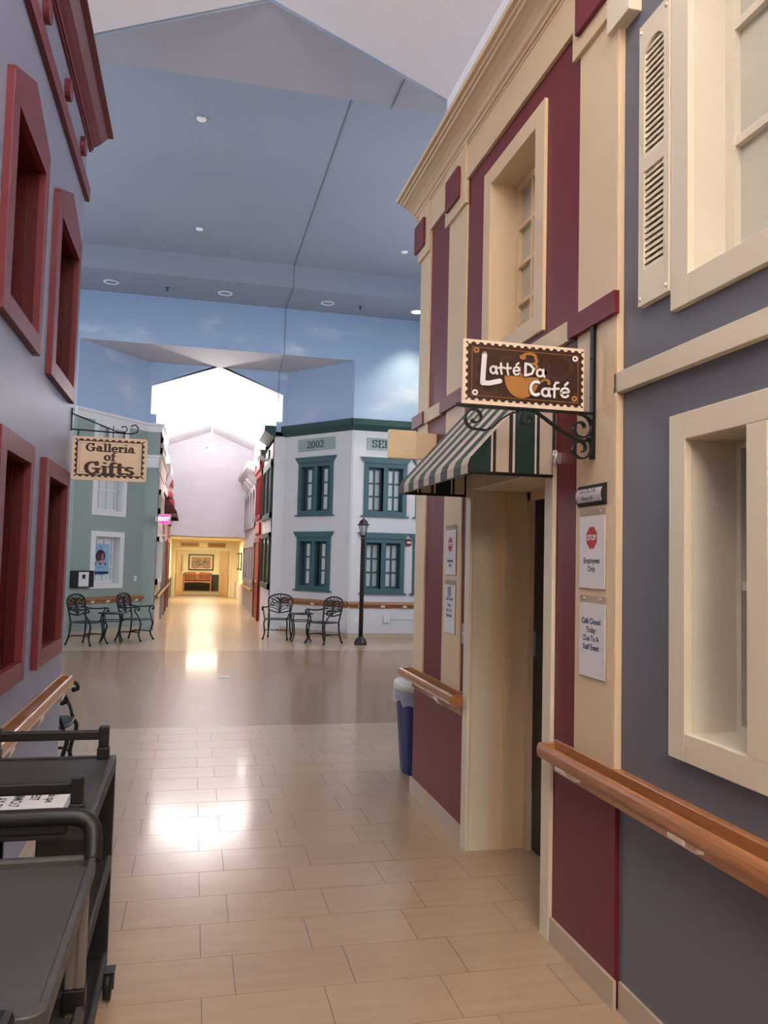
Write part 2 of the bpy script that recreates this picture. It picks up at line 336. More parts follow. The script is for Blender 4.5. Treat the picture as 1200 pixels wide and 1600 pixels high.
def nib(mb, place, paths, w, h, seg=10, step=0.00012, flip=False):
    """pen strokes: every path is a ribbon drawn with an elliptic nib, w wide and h high; crossing strokes lie one upon the other"""
    o = place(0, 0); nv = (place(1, 0) - o).cross(place(0, 1) - o).normalized() * (-1 if flip else 1)
    a2, b2 = w / 2, h / 2; lev = 0
    def sup(x, y):
        q = math.sqrt((a2 * x) ** 2 + (b2 * y) ** 2) or 1e-9; return (a2 * a2 * x / q, b2 * b2 * y / q)
    def run(p, closed):
        nonlocal lev
        d = nv * (step * lev); lev += 1
        def put(x, y): mb.v.append(place(x, y) + d); return len(mb.v) - 1
        n = len(p); L, R = [], []
        for k in range(n):
            q0, q1 = (p[k - 1], p[(k + 1) % n]) if closed else (p[max(k - 1, 0)], p[min(k + 1, n - 1)])
            tx, ty = q1[0] - q0[0], q1[1] - q0[1]; l = math.hypot(tx, ty) or 1e-9; sx, sy = sup(-ty / l, tx / l)
            L.append(put(p[k][0] + sx, p[k][1] + sy)); R.append(put(p[k][0] - sx, p[k][1] - sy))
        for k in range(n if closed else n - 1): mb.f.append([R[k], R[(k + 1) % n], L[(k + 1) % n], L[k]])
        if not closed:
            for e, q, sg, A, B in ((p[0], p[1], -1, R[0], L[0]), (p[-1], p[-2], -1, L[-1], R[-1])):
                a0 = math.atan2(-(q[1] - e[1]), -(q[0] - e[0])); f = [A]
                ring = []
                for m_ in range(1, 8):
                    a = a0 - PI / 2 + PI * m_ / 8; x, y = sup(math.cos(a), math.sin(a)); ring.append(put(e[0] + x, e[1] + y))
                mb.f.append([B if (e is p[-1]) else A, *([] ), *ring, A if (e is p[-1]) else B])
    for path in paths:
        path = [tuple(q) for q in path]
        if len(path) > 6 and math.hypot(path[0][0] - path[-1][0], path[0][1] - path[-1][1]) < 1e-6: run(path[:-1], True); continue
        cur = [path[0]]
        for k in range(1, len(path)):
            if math.hypot(path[k][0] - cur[-1][0], path[k][1] - cur[-1][1]) < 1e-7: continue
            if len(cur) > 1:
                ax, ay = cur[-1][0] - cur[-2][0], cur[-1][1] - cur[-2][1]; bx, by = path[k][0] - cur[-1][0], path[k][1] - cur[-1][1]
                if ax * bx + ay * by < 0.55 * math.hypot(ax, ay) * math.hypot(bx, by): run(cur, False); cur = [cur[-1]]
            cur.append(path[k])
        if len(cur) == 1: cur.append((cur[0][0] + 1e-4 * w, cur[0][1]))
        run(cur, False)
def glyph_text(s, size, place, parent, m, origin, right, up, bold=0.0, shear=0.0, align='CENTER', name='lettering', extrude=0.0, spacing=1.0):
    cu = bpy.data.curves.new('t', 'FONT'); cu.body = s; cu.size = size; cu.align_x = align; cu.align_y = 'CENTER'; cu.offset = bold; cu.shear = shear
    cu.extrude = extrude; cu.space_character = spacing; cu.resolution_u = 3
    t = bpy.data.objects.new('t', cu); COL.objects.link(t)
    me = bpy.data.meshes.new_from_object(t.evaluated_get(bpy.context.evaluated_depsgraph_get()))
    bpy.data.objects.remove(t)
    o_, r_, u_ = Vector(origin), Vector(right).normalized(), Vector(up).normalized(); n_ = r_.cross(u_)
    off = OFF.get(parent.name, Vector())
    for v in me.vertices: c = v.co.copy(); v.co = o_ + r_ * c.x + u_ * c.y + n_ * c.z - off
    me.name = name; me.materials.clear(); me.materials.append(m)
    o = bpy.data.objects.new(name, me); COL.objects.link(o); o.parent = parent; OFF[o.name] = off
    return o

def wall_cells(mb, u0, u1, z0, z1, d0, d1, holes):
    e = 0.013; holes = [(h[0] - e, h[1] + e, h[2] - e, h[3] + e) for h in holes]     # the linings stand inside the rough opening
    us = sorted({u0, u1, *[h[0] for h in holes], *[h[1] for h in holes]}); zs = sorted({z0, z1, *[h[2] for h in holes], *[h[3] for h in holes]})
    us = [u for u in us if u0 <= u <= u1]; zs = [z for z in zs if z0 <= z <= z1]
    for a, b in zip(us[:-1], us[1:]):
        run = None
        for c, e in zip(zs[:-1], zs[1:]):
            inside = any(h[0] <= (a + b) / 2 <= h[1] and h[2] <= (c + e) / 2 <= h[3] for h in holes)
            if inside:
                if run: mb.box(a, b, d0, d1, *run); run = None
            else: run = [run[0], e] if run else [c, e]
        if run: mb.box(a, b, d0, d1, *run)
    return mb

def window(n, fr, u0, u1, z0, z1, label, cas, proud, depth, sash, cols, rows, m_cas, m_rev, m_sash, m_pane, lights=1, mull=0.1, mun=0.022, cap=None, sill=None, name=None, flip=False, holes=None, jambw=None):
    """casing on the wall face, reveal running back, sash with muntins and panes; each pane and each muntin a piece of its own"""
    t = root(name or 'window_%d' % n, label, 'window', fr((u0 + u1) / 2, 0, z0), kind='structure')
    jw = jambw or cas
    iu0, iu1, iz0, iz1 = u0 + jw, u1 - jw, z0 + cas, z1 - cas
    w1 = (iu1 - iu0 - mull * (lights - 1)) / lights
    c = MB(fr)
    c.box(u0, iu0, -0.004, proud, z0, z1); c.box(iu1, u1, -0.004, proud, z0, z1)
    c.box(iu0, iu1, -0.004, proud, z0, iz0); c.box(iu0, iu1, -0.004, proud, iz1, z1)
    for k in range(1, lights):
        a = iu0 + k * w1 + (k - 1) * mull; c.box(a, a + mull, -depth, proud, iz0, iz1)
    c.build('casing', m_cas, t, bevel=0.0025 if proud > 0.01 else 0)
    if cap:
        ch, ex, cp = cap
        MB(fr).prism([(u0 - 0.0, z1), (u1, z1), (u1 + ex, z1 + ch), (u0 - ex, z1 + ch)], -0.004, cp, 1).build('cap', m_cas, t)
    if sill:
        MB(fr).box(u0 - sill, u1 + sill, -0.004, proud + 0.03, z0 - 0.03, z0).build('sill', m_cas, t)
    e = 0.012
    for k in range(lights):
        a = iu0 + k * (w1 + mull); b = a + w1
        r = MB(fr)
        r.box(a - e, a, -depth, -0.003, iz0 - e, iz1 + e); r.box(b, b + e, -depth, -0.003, iz0 - e, iz1 + e)
        r.box(a, b, -depth, -0.003, iz0 - e, iz0); r.box(a, b, -depth, -0.003, iz1, iz1 + e)
        r.build('reveal', m_rev, t)
        d0, d1 = -depth, -depth + 0.03
        s_ = MB(fr); s_.box(a, a + sash, d0, d1, iz0, iz1); s_.box(b - sash, b, d0, d1, iz0, iz1)
        s_.box(a + sash, b - sash, d0, d1, iz0, iz0 + sash); s_.box(a + sash, b - sash, d0, d1, iz1 - sash, iz1)
        so = s_.build('sash', m_sash, t)
        A0, A1, Z0, Z1 = a + sash, b - sash, iz0 + sash, iz1 - sash
        for i in range(1, cols):
            q = A0 + (A1 - A0) * i / cols; MB(fr).box(q - mun / 2, q + mun / 2, d0 + 0.004, d1 - 0.002, Z0, Z1).build('muntin', m_sash, so)
        for j in range(1, rows):
            q = Z0 + (Z1 - Z0) * j / rows; MB(fr).box(A0, A1, d0 + 0.004, d1 - 0.004, q - mun / 2, q + mun / 2).build('muntin', m_sash, so)
        for i in range(cols):
            for j in range(rows):
                x0 = A0 + (A1 - A0) * i / cols; x1 = A0 + (A1 - A0) * (i + 1) / cols; y0 = Z0 + (Z1 - Z0) * j / rows; y1 = Z0 + (Z1 - Z0) * (j + 1) / rows
                MB(fr).box(x0, x1, d0 - 0.006, d0 + 0.004, y0, y1).build('pane', m_pane, so)
        MB(fr).box(a - e, b + e, -depth - 0.03, -depth - 0.008, iz0 - e, iz1 + e).build('backing', m_rev, t)
    return t

# ================================================================== STRUCTURE
# ---- floor
fl = root('floor', 'glossy beige floor of rectangular vinyl tiles with a wide brown band', 'floor', (0, 0, 0), kind='structure')
TX0, TX1, TY0, TY1 = -0.81, 2.3, 1.95, 8.02
f = MB(); f.box(TX0, TX1, TY0, TY1, -0.06, -0.0035); f.build('joint_bed', M_GROUT, fl)
f = MB(); f.box(-5.4, 6.2, -6, TY0, -0.06, 0); f.box(-5.4, TX0, TY0, TY1, -0.06, 0); f.box(TX1, 6.2, TY0, TY1, -0.06, 0)
f.box(-5.4, 6.2, 14.5, 18.4, -0.06, 0); f.box(-1.2, 2.2, 18.4, 34.6, -0.06, 0); f.build('floor_field', M_FLOORB, fl)
MB().box(-5.4, 6.2, 8.02, 14.5, -0.06, 0).build('floor_band', M_FLOORD, fl)
MB().box(-1.2, 2.2, 34.6, 40.4, -0.06, 0.004).build('carpet', M_CARPET, fl)
TW, TH, G = 0.457, 0.305, 0.0028
nrow = int(round((TY1 - TY0) / TH)) + 1; protos = {}
for r in range(nrow):
    y1 = TY1 - r * TH; y0 = max(TY0, y1 - TH)
    if y1 - y0 < 0.03: continue
    ph = 0.09 if r % 2 == 0 else 0.215
    k = math.floor((TX0 - ph) / TW); x = ph + k * TW
    while x < TX1 - 0.01:
        a, b = max(x, TX0), min(x + TW, TX1)
        if b - a > 0.02:
            key = (round(b - a, 3), round(y1 - y0, 3))
            if key not in protos:
                w, h = b - a, y1 - y0; me = bpy.data.meshes.new('floor_tile')
                m_ = MB(); m_.box(G / 2, w - G / 2, G / 2, h - G / 2, -0.003, 0.0)
                me.from_pydata(m_.v, [], m_.f); bm = bmesh.new(); bm.from_mesh(me); bmesh.ops.recalc_face_normals(bm, faces=bm.faces); bm.to_mesh(me); bm.free()
                me.materials.append(M_TILE); protos[key] = me
            o = bpy.data.objects.new('floor_tile', protos[key]); COL.objects.link(o); o.parent = fl; o.location = (a, y0, 0)
        x += TW

# ---- gable vaults of the two corridors (same section: eaves 5.38, ridge 5.94)
XL, XR, XM, ZE, ZR, ZS = -1.03, 1.86, 0.42, 5.36, 5.94, 4.73
def vault(y0, y1, label, m):
    v = MB()
    v.prism([(XL - 0.1, ZE - 0.04), (XM, ZR), (XM, ZR + 0.1), (XL - 0.1, ZE + 0.06)], y0, y1, 1)
    v.prism([(XM, ZR), (XR + 0.1, ZE - 0.04), (XR + 0.1, ZE + 0.06), (XM, ZR + 0.1)], y0, y1, 1)
    return v
_v = vault(-6, 6.07, '', M_VAULT)
tag(_v.build('ceiling', M_VAULT), 'white gabled vault over the near corridor', 'ceiling', kind='structure')
tag(vault(18.34, 28.29, '', M_VAULT).build('ceiling', M_VAULT), 'brightly lit white gabled vault over the far corridor', 'ceiling', kind='structure')

def upper_walls(y0, y1, zl, lab, m):
    w = MB(); w.box(XL - 0.12, XL, y0, y1, zl, ZE + 0.02); w.box(XR, XR + 0.12, y0, y1, zl, ZE + 0.02)
    return tag(w.build('wall_upper', m), lab, 'wall', kind='structure')
upper_walls(-6, 6.05, 4.1, 'white upper walls above the near shop fronts', M_VAULT)
upper_walls(18.34, 28.29, 4.5, 'white upper walls above the far corridor shop fronts', M_VAULT)
MB().box(-1.03, 1.86, -6.1, -6.0, 0, 6.1).build('wall_back', M_IVORY)
tag(bpy.data.objects['wall_back'], 'plain wall closing the near corridor behind the viewer', 'wall', kind='structure')

# ---- atrium shell
Y0, Y1, AX0, AX1 = 7.15, 16.7, -5.4, 6.2
w = MB()                                         # near wall of the atrium, with alcove soffit and the gable opening
w.box(AX0, -2.34, Y0, Y0 + 0.1, 0, 6.86); w.box(3.2, AX1, Y0, Y0 + 0.1, 0, 6.86); w.box(-2.34, 3.2, Y0, Y0 + 0.1, 6.031, 6.86)
tag(w.build('wall_near', M_SKYF), 'blue painted wall above the near corridor mouth', 'wall', kind='structure')
w = MB(); w.prism([(-2.34, 7.252), (3.2, 7.252), (XR + 0.25, 5.95), (XL - 0.25, 5.95)], 5.95, 6.03, 2)
tag(w.build('ceiling', M_CEIL2), 'grey soffit of the alcove over the near corridor mouth', 'ceiling', kind='structure')
w = MB()
w.prism([(XL - 0.3, ZS), (XL, ZS), (XL, ZE), (XM, ZR), (XM, 5.96), (XL - 0.3, 5.96)], 6.05, 6.09, 1)
w.prism([(XM, ZR), (XR, ZE), (XR, ZS), (XR + 0.3, ZS), (XR + 0.3, 5.96), (XM, 5.96)], 6.05, 6.09, 1)
tag(w.build('wall_near', M_SKYF), 'gable shaped blue wall round the near vault', 'wall', kind='structure')
for a, b, lab in (((-2.34, 7.2), (-1.02, 5.5), 'blue slanted alcove wall behind the near metal chair'), ((3.2, 7.2), (1.95, 5.6), 'blue slanted alcove wall behind the blue bin')):
    w = MB(); q = 0.1 if a[0] > 0 else -0.1
    w.prism([a, b, (b[0] + q, b[1]), (a[0] + q, a[1])], 0, 5.96, 2); tag(w.build('wall_near', M_SKYF), lab, 'wall', kind='structure')
w = MB()                                         # main ceiling, stepped ring
w.box(AX0 + 1.3, AX1 - 1.3, Y0 + 1.3, 15.35, 7.30, 7.4)
tag(w.build('ceiling', M_CEIL), 'flat blue-grey raised ceiling of the atrium', 'ceiling', kind='structure')
w = MB()
w.box(AX0, AX1, 15.35, 16.8, 6.86, 6.96); w.box(AX0, AX1, Y0, Y0 + 1.3, 6.86, 6.96); w.box(AX0, AX0 + 1.3, Y0 + 1.3, 15.35, 6.86, 6.96); w.box(AX1 - 1.3, AX1, Y0 + 1.3, 15.35, 6.86, 6.96)
w.box(AX0 + 1.2, AX1 - 1.2, 15.35, 15.45, 6.96, 7.4); w.box(AX0 + 1.2, AX1 - 1.2, Y0 + 1.2, Y0 + 1.3, 6.96, 7.4)
w.box(AX0 + 1.2, AX0 + 1.3, Y0 + 1.3, 15.35, 6.96, 7.4); w.box(AX1 - 1.3, AX1 - 1.2, Y0 + 1.3, 15.35, 6.96, 7.4)
tag(w.build('ceiling', M_CEIL), 'lower blue-grey ceiling ring with downlights round the atrium', 'ceiling', kind='structure')
w = MB(); w.box(AX0 - 0.1, AX0, 5.4, 16.8, 0, 7.4); tag(w.build('wall_left_atrium', M_SKYF), 'side wall of the atrium beyond the blue-grey shop', 'wall', kind='structure')
w = MB(); w.box(AX1, AX1 + 0.1, 5.4, 16.8, 0, 7.4); tag(w.build('wall_right_atrium', M_SKYF), 'side wall of the atrium beyond the burgundy cafe front', 'wall', kind='structure')
# far front: sky above, alcove cut between x -2.34 and 3.2
w = MB(); w.box(AX0, -2.34, Y1, Y1 + 0.1, 4.4, 6.9); w.box(3.2, AX1, Y1, Y1 + 0.1, 4.4, 6.9); w.box(-2.34, 3.2, Y1, Y1 + 0.1, 5.885, 6.9)
tag(w.build('wall_far', M_SKYF), 'blue wall painted with clouds above the far shop fronts', 'wall', kind='structure')
YB = 18.3
PL0, PL1, PR0, PR1 = Vector((-2.34, Y1, 0)), Vector((-1.08, YB, 0)), Vector((1.95, YB, 0)), Vector((3.2, Y1, 0))
FR_R = frame(PR0, PR1 - PR0, ((PR1 - PR0).y, -(PR1 - PR0).x, 0)); LR = (PR1 - PR0).length     # u from the corridor corner outward
_n = FR_R(0, 1, 0) - FR_R(0, 0, 0)
if _n.y > 0: FR_R = frame(PR0, PR1 - PR0, (-_n.x, -_n.y, 0))
FR_L = frame(PL0, PL1 - PL0, ((PL1 - PL0).y, -(PL1 - PL0).x, 0)); LL = (PL1 - PL0).length
_n = FR_L(0, 1, 0) - FR_L(0, 0, 0)
if _n.y > 0: FR_L = frame(PL0, PL1 - PL0, (-_n.x, -_n.y, 0))
FR_F = frame((0, Y1, 0), (1, 0, 0), (0, -1, 0))
FR_B = frame((0, YB, 0), (1, 0, 0), (0, -1, 0))
w = MB(FR_L); w.box(0, LL, -0.1, 0, 4.35, 5.9); w.fr = FR_R; w.box(0, LR, -0.1, 0, 4.4, 5.9)
tag(w.build('wall_far', M_SKYF), 'blue cloud painted slanted walls of the far alcove', 'wall', kind='structure')
w = MB(FR_B)
w.prism([(-1.35, 4.35), (-0.9, 4.35), (-0.9, ZS), (XL, ZS), (XL, ZE), (XM, ZR), (XM, 5.9), (-1.35, 5.9)], -0.03, 0, 1)
w.prism([(XM, 5.9), (XM, ZR), (XR, ZE), (XR, ZS), (1.72, ZS), (1.72, 4.4), (2.1, 4.4), (2.1, 5.9)], -0.03, 0, 1)
tag(w.build('wall_far', M_SKYF), 'blue gable wall round the bright opening of the far corridor', 'wall', kind='structure')
w = MB(); w.prism([(-2.34, Y1 + 0.001), (3.2, Y1 + 0.001), (2.05, YB + 0.05), (-1.2, YB + 0.05)], 5.88, 5.96, 2)
tag(w.build('ceiling', M_CEIL2), 'pale soffit of the alcove over the far corridor mouth', 'ceiling', kind='structure')
# hanging cable over ceiling and wall
c = MB(); c.tube([(1.68, 7.3, 5.945), (1.69, 6.2, 5.945)], 0.003, 5)
c.tube([(1.69, 8.6, 7.292), (1.69, 15.34, 7.292), (1.69, 15.34, 6.85), (1.69, 16.69, 6.85), (1.69, 16.69, 5.87), (1.75, 18.28, 5.87), (1.75, 18.28, 4.75)], 0.0035, 5, smooth=False)
tag(c.build('cable', M_INK, at=(1.69, 15.3, 6.8)), 'thin dark cable running across the atrium ceiling and down the blue wall', 'cable')

# ---- near left wall (lavender shop)
LX = -0.79
FR_LW = frame((LX, 0, 0), (0, 1, 0), (1, 0, 0))
LWIN = ((3.36, 4.16, 2.573, 3.54), (4.47, 5.325, 2.555, 3.54), (3.45, 4.15, 1.02, 2.13), (4.47, 5.285, 1.02, 2.12))
H_L = [(q[0] + 0.11, q[1] - 0.075, q[2] + 0.09, q[3] - 0.09) for q in LWIN]
w = MB(FR_LW); wall_cells(w, -6, 5.54, 0, 4.42, -0.25, 0, H_L)
w.fr = IDENT; w.box(-2.8, LX - 0.25, 5.40, 5.54, 0, 4.42)
wl = tag(w.build('wall_left', M_LAV), 'lavender-grey shop wall with oxblood windows', 'wall', kind='structure')
MB(FR_LW).box(-6, 5.545, 0, 0.012, 0, 0.11).build('baseboard_left', M_BASE)
tag(bpy.data.objects['baseboard_left'], 'tan vinyl base along the lavender-grey wall', 'baseboard', kind='structure')
def left_window(n, u0, u1, z0, z1, label, fancy):
    t = root('window_%d' % n, label, 'window', FR_LW((u0 + u1) / 2, 0, z0), kind='structure')
    cs = 0.105; p = 0.032
    c = MB(FR_LW)
    iu0, iu1, iz0, iz1 = u0 + 0.11, u1 - 0.075, z0 + 0.09, z1 - 0.09
    c.box(u0, iu0, -0.004, p, z0, z1); c.box(iu1, u1, -0.004, p, z0, z1); c.box(iu0, iu1, -0.004, p, z0, iz0)
    if fancy:      # peaked head
        um = (u0 + u1) / 2; zt = z1 + 0.18
        c.prism([(iu0, iz1), (iu1, iz1), (iu1, z1), (u1, z1), (u1, z1 + 0.03), (um, zt), (u0, z1 + 0.015), (u0, z1), (iu0, z1)], -0.004, p, 1)
    else: c.box(iu0, iu1, -0.004, p, iz1, z1)
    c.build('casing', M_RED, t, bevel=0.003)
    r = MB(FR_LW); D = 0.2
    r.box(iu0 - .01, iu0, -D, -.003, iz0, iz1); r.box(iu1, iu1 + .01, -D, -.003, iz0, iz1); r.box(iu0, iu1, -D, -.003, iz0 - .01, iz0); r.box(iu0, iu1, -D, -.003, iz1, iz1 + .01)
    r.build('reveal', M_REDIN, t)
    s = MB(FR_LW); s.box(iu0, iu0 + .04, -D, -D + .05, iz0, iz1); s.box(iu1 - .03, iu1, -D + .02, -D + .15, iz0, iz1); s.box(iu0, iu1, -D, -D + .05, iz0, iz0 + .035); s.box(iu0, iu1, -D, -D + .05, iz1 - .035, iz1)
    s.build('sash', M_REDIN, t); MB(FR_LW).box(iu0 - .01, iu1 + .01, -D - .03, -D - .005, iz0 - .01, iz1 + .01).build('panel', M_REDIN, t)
    return t
left_window(1, 3.36, 4.16, 2.573, 3.54, 'oxblood upper window with clipped corners nearest on the lavender-grey wall', True)
left_window(2, 4.47, 5.325, 2.555, 3.54, 'oxblood upper window with clipped corners next to the lavender-grey corner', True)
left_window(3, 3.45, 4.15, 1.02, 2.13, 'oxblood square-headed lower window nearest on the lavender-grey wall', False)
left_window(4, 4.47, 5.285, 1.02, 2.12, 'oxblood square-headed lower window beside the lavender-grey corner', False)
MB(FR_LW).box(-1, 5.58, -0.002, 0.028, 3.965, 4.06).build('trim_1', M_RED)
tag(bpy.data.objects['trim_1'], 'flat oxblood band under the roundels of the lavender-grey wall', 'trim', kind='structure')
CR_L = [(-0.002, 4.345), (0.014, 4.345), (0.014, 4.36), (0.026, 4.36), (0.026, 4.378), (0.045, 4.39), (0.075, 4.412), (0.105, 4.445), (0.115, 4.455), (0.15, 4.458), (0.15, 4.478), (-0.002, 4.478)]
cr = MB(FR_LW); cr.prism(CR_L, -1, 5.66, 0); tag(cr.build('trim_2', M_RED), 'coved oxblood crown moulding at the top of the lavender-grey wall', 'trim', kind='structure')
for k, y in enumerate((2.70, 3.345, 3.99, 4.665, 5.30)):
    q = MB(FR_LW)
    pts = [(y + 0.06 * math.cos(2 * PI * j / 20), 4.205 + 0.06 * math.sin(2 * PI * j / 20)) for j in range(20)]
    q.prism(pts, -0.002, 0.03, 1)
    q.build('roundel', M_RED, wl, bevel=0.003)

# ---- near right wall (lilac grey) and the cafe front
RX = 1.585
FR_RW = frame((RX, 0, 0), (0, 1, 0), (-1, 0, 0))
H_R = [(2.06, 2.352, 1.09, 2.046), (1.65, 1.97, 1.09, 2.046), (1.5, 2.34, 2.60, 3.9)]
w = MB(FR_RW); wall_cells(w, -6, 2.80, 0, 4.35, -0.25, 0, H_R)
tag(w.build('wall_right', M_LILAC), 'lilac-grey wall with ivory windows beside the cafe front', 'wall', kind='structure')
MB(FR_RW).box(-6, 2.772, 0, 0.012, 0, 0.105).build('baseboard_right', M_BASE)
tag(bpy.data.objects['baseboard_right'], 'tan vinyl base under the lilac-grey wall', 'baseboard', kind='structure')
CX = 1.567
FR_C = frame((CX, 0, 0), (0, 1, 0), (-1, 0, 0))
DU0, DU1, DZ = 3.41, 4.42, 2.046
w = MB(FR_C); wall_cells(w, 2.79, 5.62, 0, 4.25, -0.22, 0, [(DU0, DU1, 0, DZ), (3.57, 4.185, 2.81, 3.755)])
w.fr = IDENT; w.box(CX + 0.22, 3.2, 5.50, 5.62, 0, 4.25)
cf = tag(w.build('wall_right', M_BURG), 'burgundy cafe front with cream pilasters and a recessed doorway', 'wall', kind='structure')
def cpart(name, m, *boxes, bevel=0.002):
    b = MB(FR_C)
    for q in boxes: b.box(*q)
    return b.build(name, m, cf, bevel=bevel)
PIL = ((2.787, 3.108, 0.86), (4.60, 4.95, 0.86), (5.385, 5.63, 0.86))
for k, (a, b, z) in enumerate(PIL):
    if k: cpart('pilaster', M_CREAM, (a, b, -0.001, 0.012, z, 4.2))
    else: cpart('pilaster', M_CREAM, (a, b, -0.001, 0.012, z, 4.2), (2.778, 2.787, -0.017, 0.012, z, 4.2))
for a, b in ((2.76, 3.15), (4.585, 5.00), (5.38, 5.66)): cpart('capital', M_CREAM, (a, b, 0.010, 0.030, 3.825, 4.21))
for a, b in ((2.84, 3.09), (4.69, 4.94), (5.47, 5.70)): cpart('square_block', M_BURG, (a, b, 0.029, 0.052, 3.90, 4.105), bevel=0.006)
for a, b in ((2.765, 3.165), (4.60, 5.03), (5.44, 5.72)): cpart('band_block', M_BURG, (a, b, 0.010, 0.034, 2.594, 2.684))
for a, b in ((3.165, 4.60), (5.03, 5.44)): cpart('band', M_CREAM, (a, b, -0.001, 0.022, 2.594, 2.684))
for a, b in ((3.10, 4.60), (4.94, 5.40)): cpart('frieze_board', M_CREAM, (a, b, -0.001, 0.020, 3.975, 4.21))
b = MB(FR_RW); b.box(2.665, 2.835, -0.002, 0.055, 3.74, 4.3); tag(b.build('trim_3', M_IVORY, bevel=0.003), 'ivory end block at the top corner where the cafe front meets the lilac wall', 'trim', kind='structure')
CR_R = [(-0.002, 4.185), (0.024, 4.185), (0.024, 4.20), (0.034, 4.20), (0.036, 4.215), (0.05, 4.222), (0.062, 4.238), (0.085, 4.258), (0.115, 4.275), (0.135, 4.282), (0.140, 4.291), (0.155, 4.293), (0.16, 4.302), (0.182, 4.304), (0.188, 4.325), (-0.002, 4.325)]
cr = MB(FR_C); cr.prism(CR_R, 2.80, 5.75, 0); tag(cr.build('trim_4', M_CREAM), 'coved cream crown moulding along the top of the cafe front', 'trim', kind='structure')
b = MB(FR_C); b.box(2.775, DU0 - 0.09, 0, 0.014, 0, 0.105); b.box(DU1 + 0.085, 5.63, 0, 0.014, 0, 0.105)
tag(b.build('baseboard_right', M_BASE), 'tan vinyl base under the burgundy cafe front', 'baseboard', kind='structure')
# flat ivory band on the lilac wall
b = MB(FR_RW); b.box(-1, 2.80, -0.002, 0.030, 2.287, 2.367); tag(b.build('trim_5', M_IVORY, bevel=0.002), 'flat ivory band between lower and upper windows on the lilac-grey wall', 'trim', kind='structure')
# windows of the lilac wall
window(5, FR_RW, 1.56, 2.437, 1.0, 2.137, 'ivory double window low on the lilac-grey wall over the handrail', 0.09, 0.024, 0.20, 0.024, 1, 2, M_IVORY, M_JAMB, M_JAMB, M_DARK, lights=2, mull=0.09, mun=0.03)
window(6, FR_RW, 1.42, 2.432, 2.50, 4.0, 'ivory window high on the lilac-grey wall beside a louvred shutter', 0.10, 0.024, 0.15, 0.045, 1, 3, M_IVORY, M_JAMB, M_JAMB, M_PANEG, mun=0.03)
# louvred shutter
sh = root('louvred_shutter', 'ivory louvred shutter with an arched head beside the high window', 'shutter', FR_RW(2.53, 0, 2.575))
b = MB(FR_RW); b.box(2.437, 2.47, 0.001, 0.028, 2.575, 3.64); b.box(2.597, 2.632, 0.001, 0.028, 2.575, 3.64)
b.box(2.47, 2.597, 0.001, 0.028, 2.575, 2.70); b.box(2.47, 2.597, 0.001, 0.028, 3.07, 3.125); 
ar = [(2.5335 + 0.0635 * math.cos(PI * k / 10), 3.50 + 0.055 * math.sin(PI * k / 10)) for k in range(11)]
for k in range(10): b.prism([ar[k], ar[k + 1], (ar[k + 1][0], 3.64), (ar[k][0], 3.64)], 0.001, 0.028, 1)
b.build('frame', M_IVORY, sh)
MB(FR_RW).box(2.465, 2.60, 0.0005, 0.004, 2.69, 3.57).build('backing', M_FRAME, sh)
def louvres(z0, z1, n):
    st = (z1 - z0) / n
    for k in range(n):
        z = z0 + st * (k + 0.5); s = MB(FR_RW); s.prism([(0.012, z + st * .46), (0.020, z - st * .40), (0.0255, z - st * .40), (0.0175, z + st * .46)], 2.468, 2.599, 0); s.build('louvre', M_IVORY, sh)
louvres(2.70, 3.07, 16); louvres(3.125, 3.545, 18)
for u in (2.452, 2.617):
    for z in (2.60, 3.612): MB(FR_RW).ball((u, 0.029, z), 0.008, 8).build('screw_cap', M_IVORY, sh)
# cafe upper window
window(7, FR_C, 3.463, 4.292, 2.722, 3.85, 'cream many-paned window high on the burgundy cafe front', 0.095, 0.017, 0.17, 0.035, 3, 4, M_CREAM, M_CREAM, M_CREAM, M_PANEC, mun=0.024, jambw=0.108)

# cafe doorway
dr = root('door_1', 'deep cream cased doorway into the dark cafe under the awning', 'door', FR_C(3.9, 0, 0), kind='structure')
c = MB(FR_C)
c.box(DU0 - 0.088, DU0, -0.002, 0.018, 0, DZ + 0.09); c.box(DU1, DU1 + 0.085, -0.002, 0.018, 0, DZ + 0.09); c.box(DU0, DU1, -0.002, 0.018, DZ, DZ + 0.09)
c.build('casing', M_IVORY, dr, bevel=0.003)
j = MB(FR_C); jd = MB(FR_C)
for u, s in ((DU0, -1), (DU1, 1)):
    a, b = sorted((u, u + s * 0.012))
    j.box(a, b, -0.12, -0.003, 0.001, DZ); jd.box(a, b, -0.20, -0.12, 0.001, DZ)
    a, b = sorted((u - s * 0.018, u + s * 0.012)); jd.box(a, b, -0.245, -0.20, 0.001, DZ)
    a, b = sorted((u - s * 0.005, u + s * 0.05)); jd.box(a, b, -0.33, -0.245, 0.001, DZ)
j.box(DU0 - .012, DU1 + .012, -0.33, -0.003, DZ, DZ + 0.012)
j.build('jamb', M_JAMB, dr); jd.build('inner_jamb', M_CREAM, dr)  # deeper stretch in browner cream, the weaker light back there put into colour
fr_ = MB(FR_C); fr_.box(DU1 - 0.05, DU1 + .05, -0.36, -0.33, 0, DZ); fr_.box(DU0 - .05, DU0 + 0.05, -0.36, -0.33, 0, DZ); fr_.box(DU0, DU1, -0.36, -0.33, DZ - 0.05, DZ)
fr_.build('door_frame', M_CREAM, dr)
lf = MB(FR_C).box(DU0 + .05, DU1 - .055, -0.40, -0.362, 0.01, DZ - .05).build('door_leaf', M_DARK, dr)  # black sheet filling the opening, darkness of the room beyond painted on
MB(FR_C).box(DU1 - 0.075, DU1 - 0.06, -0.3615, -0.350, 1.10, 1.24).build('strike_plate', M_STEEL, lf)

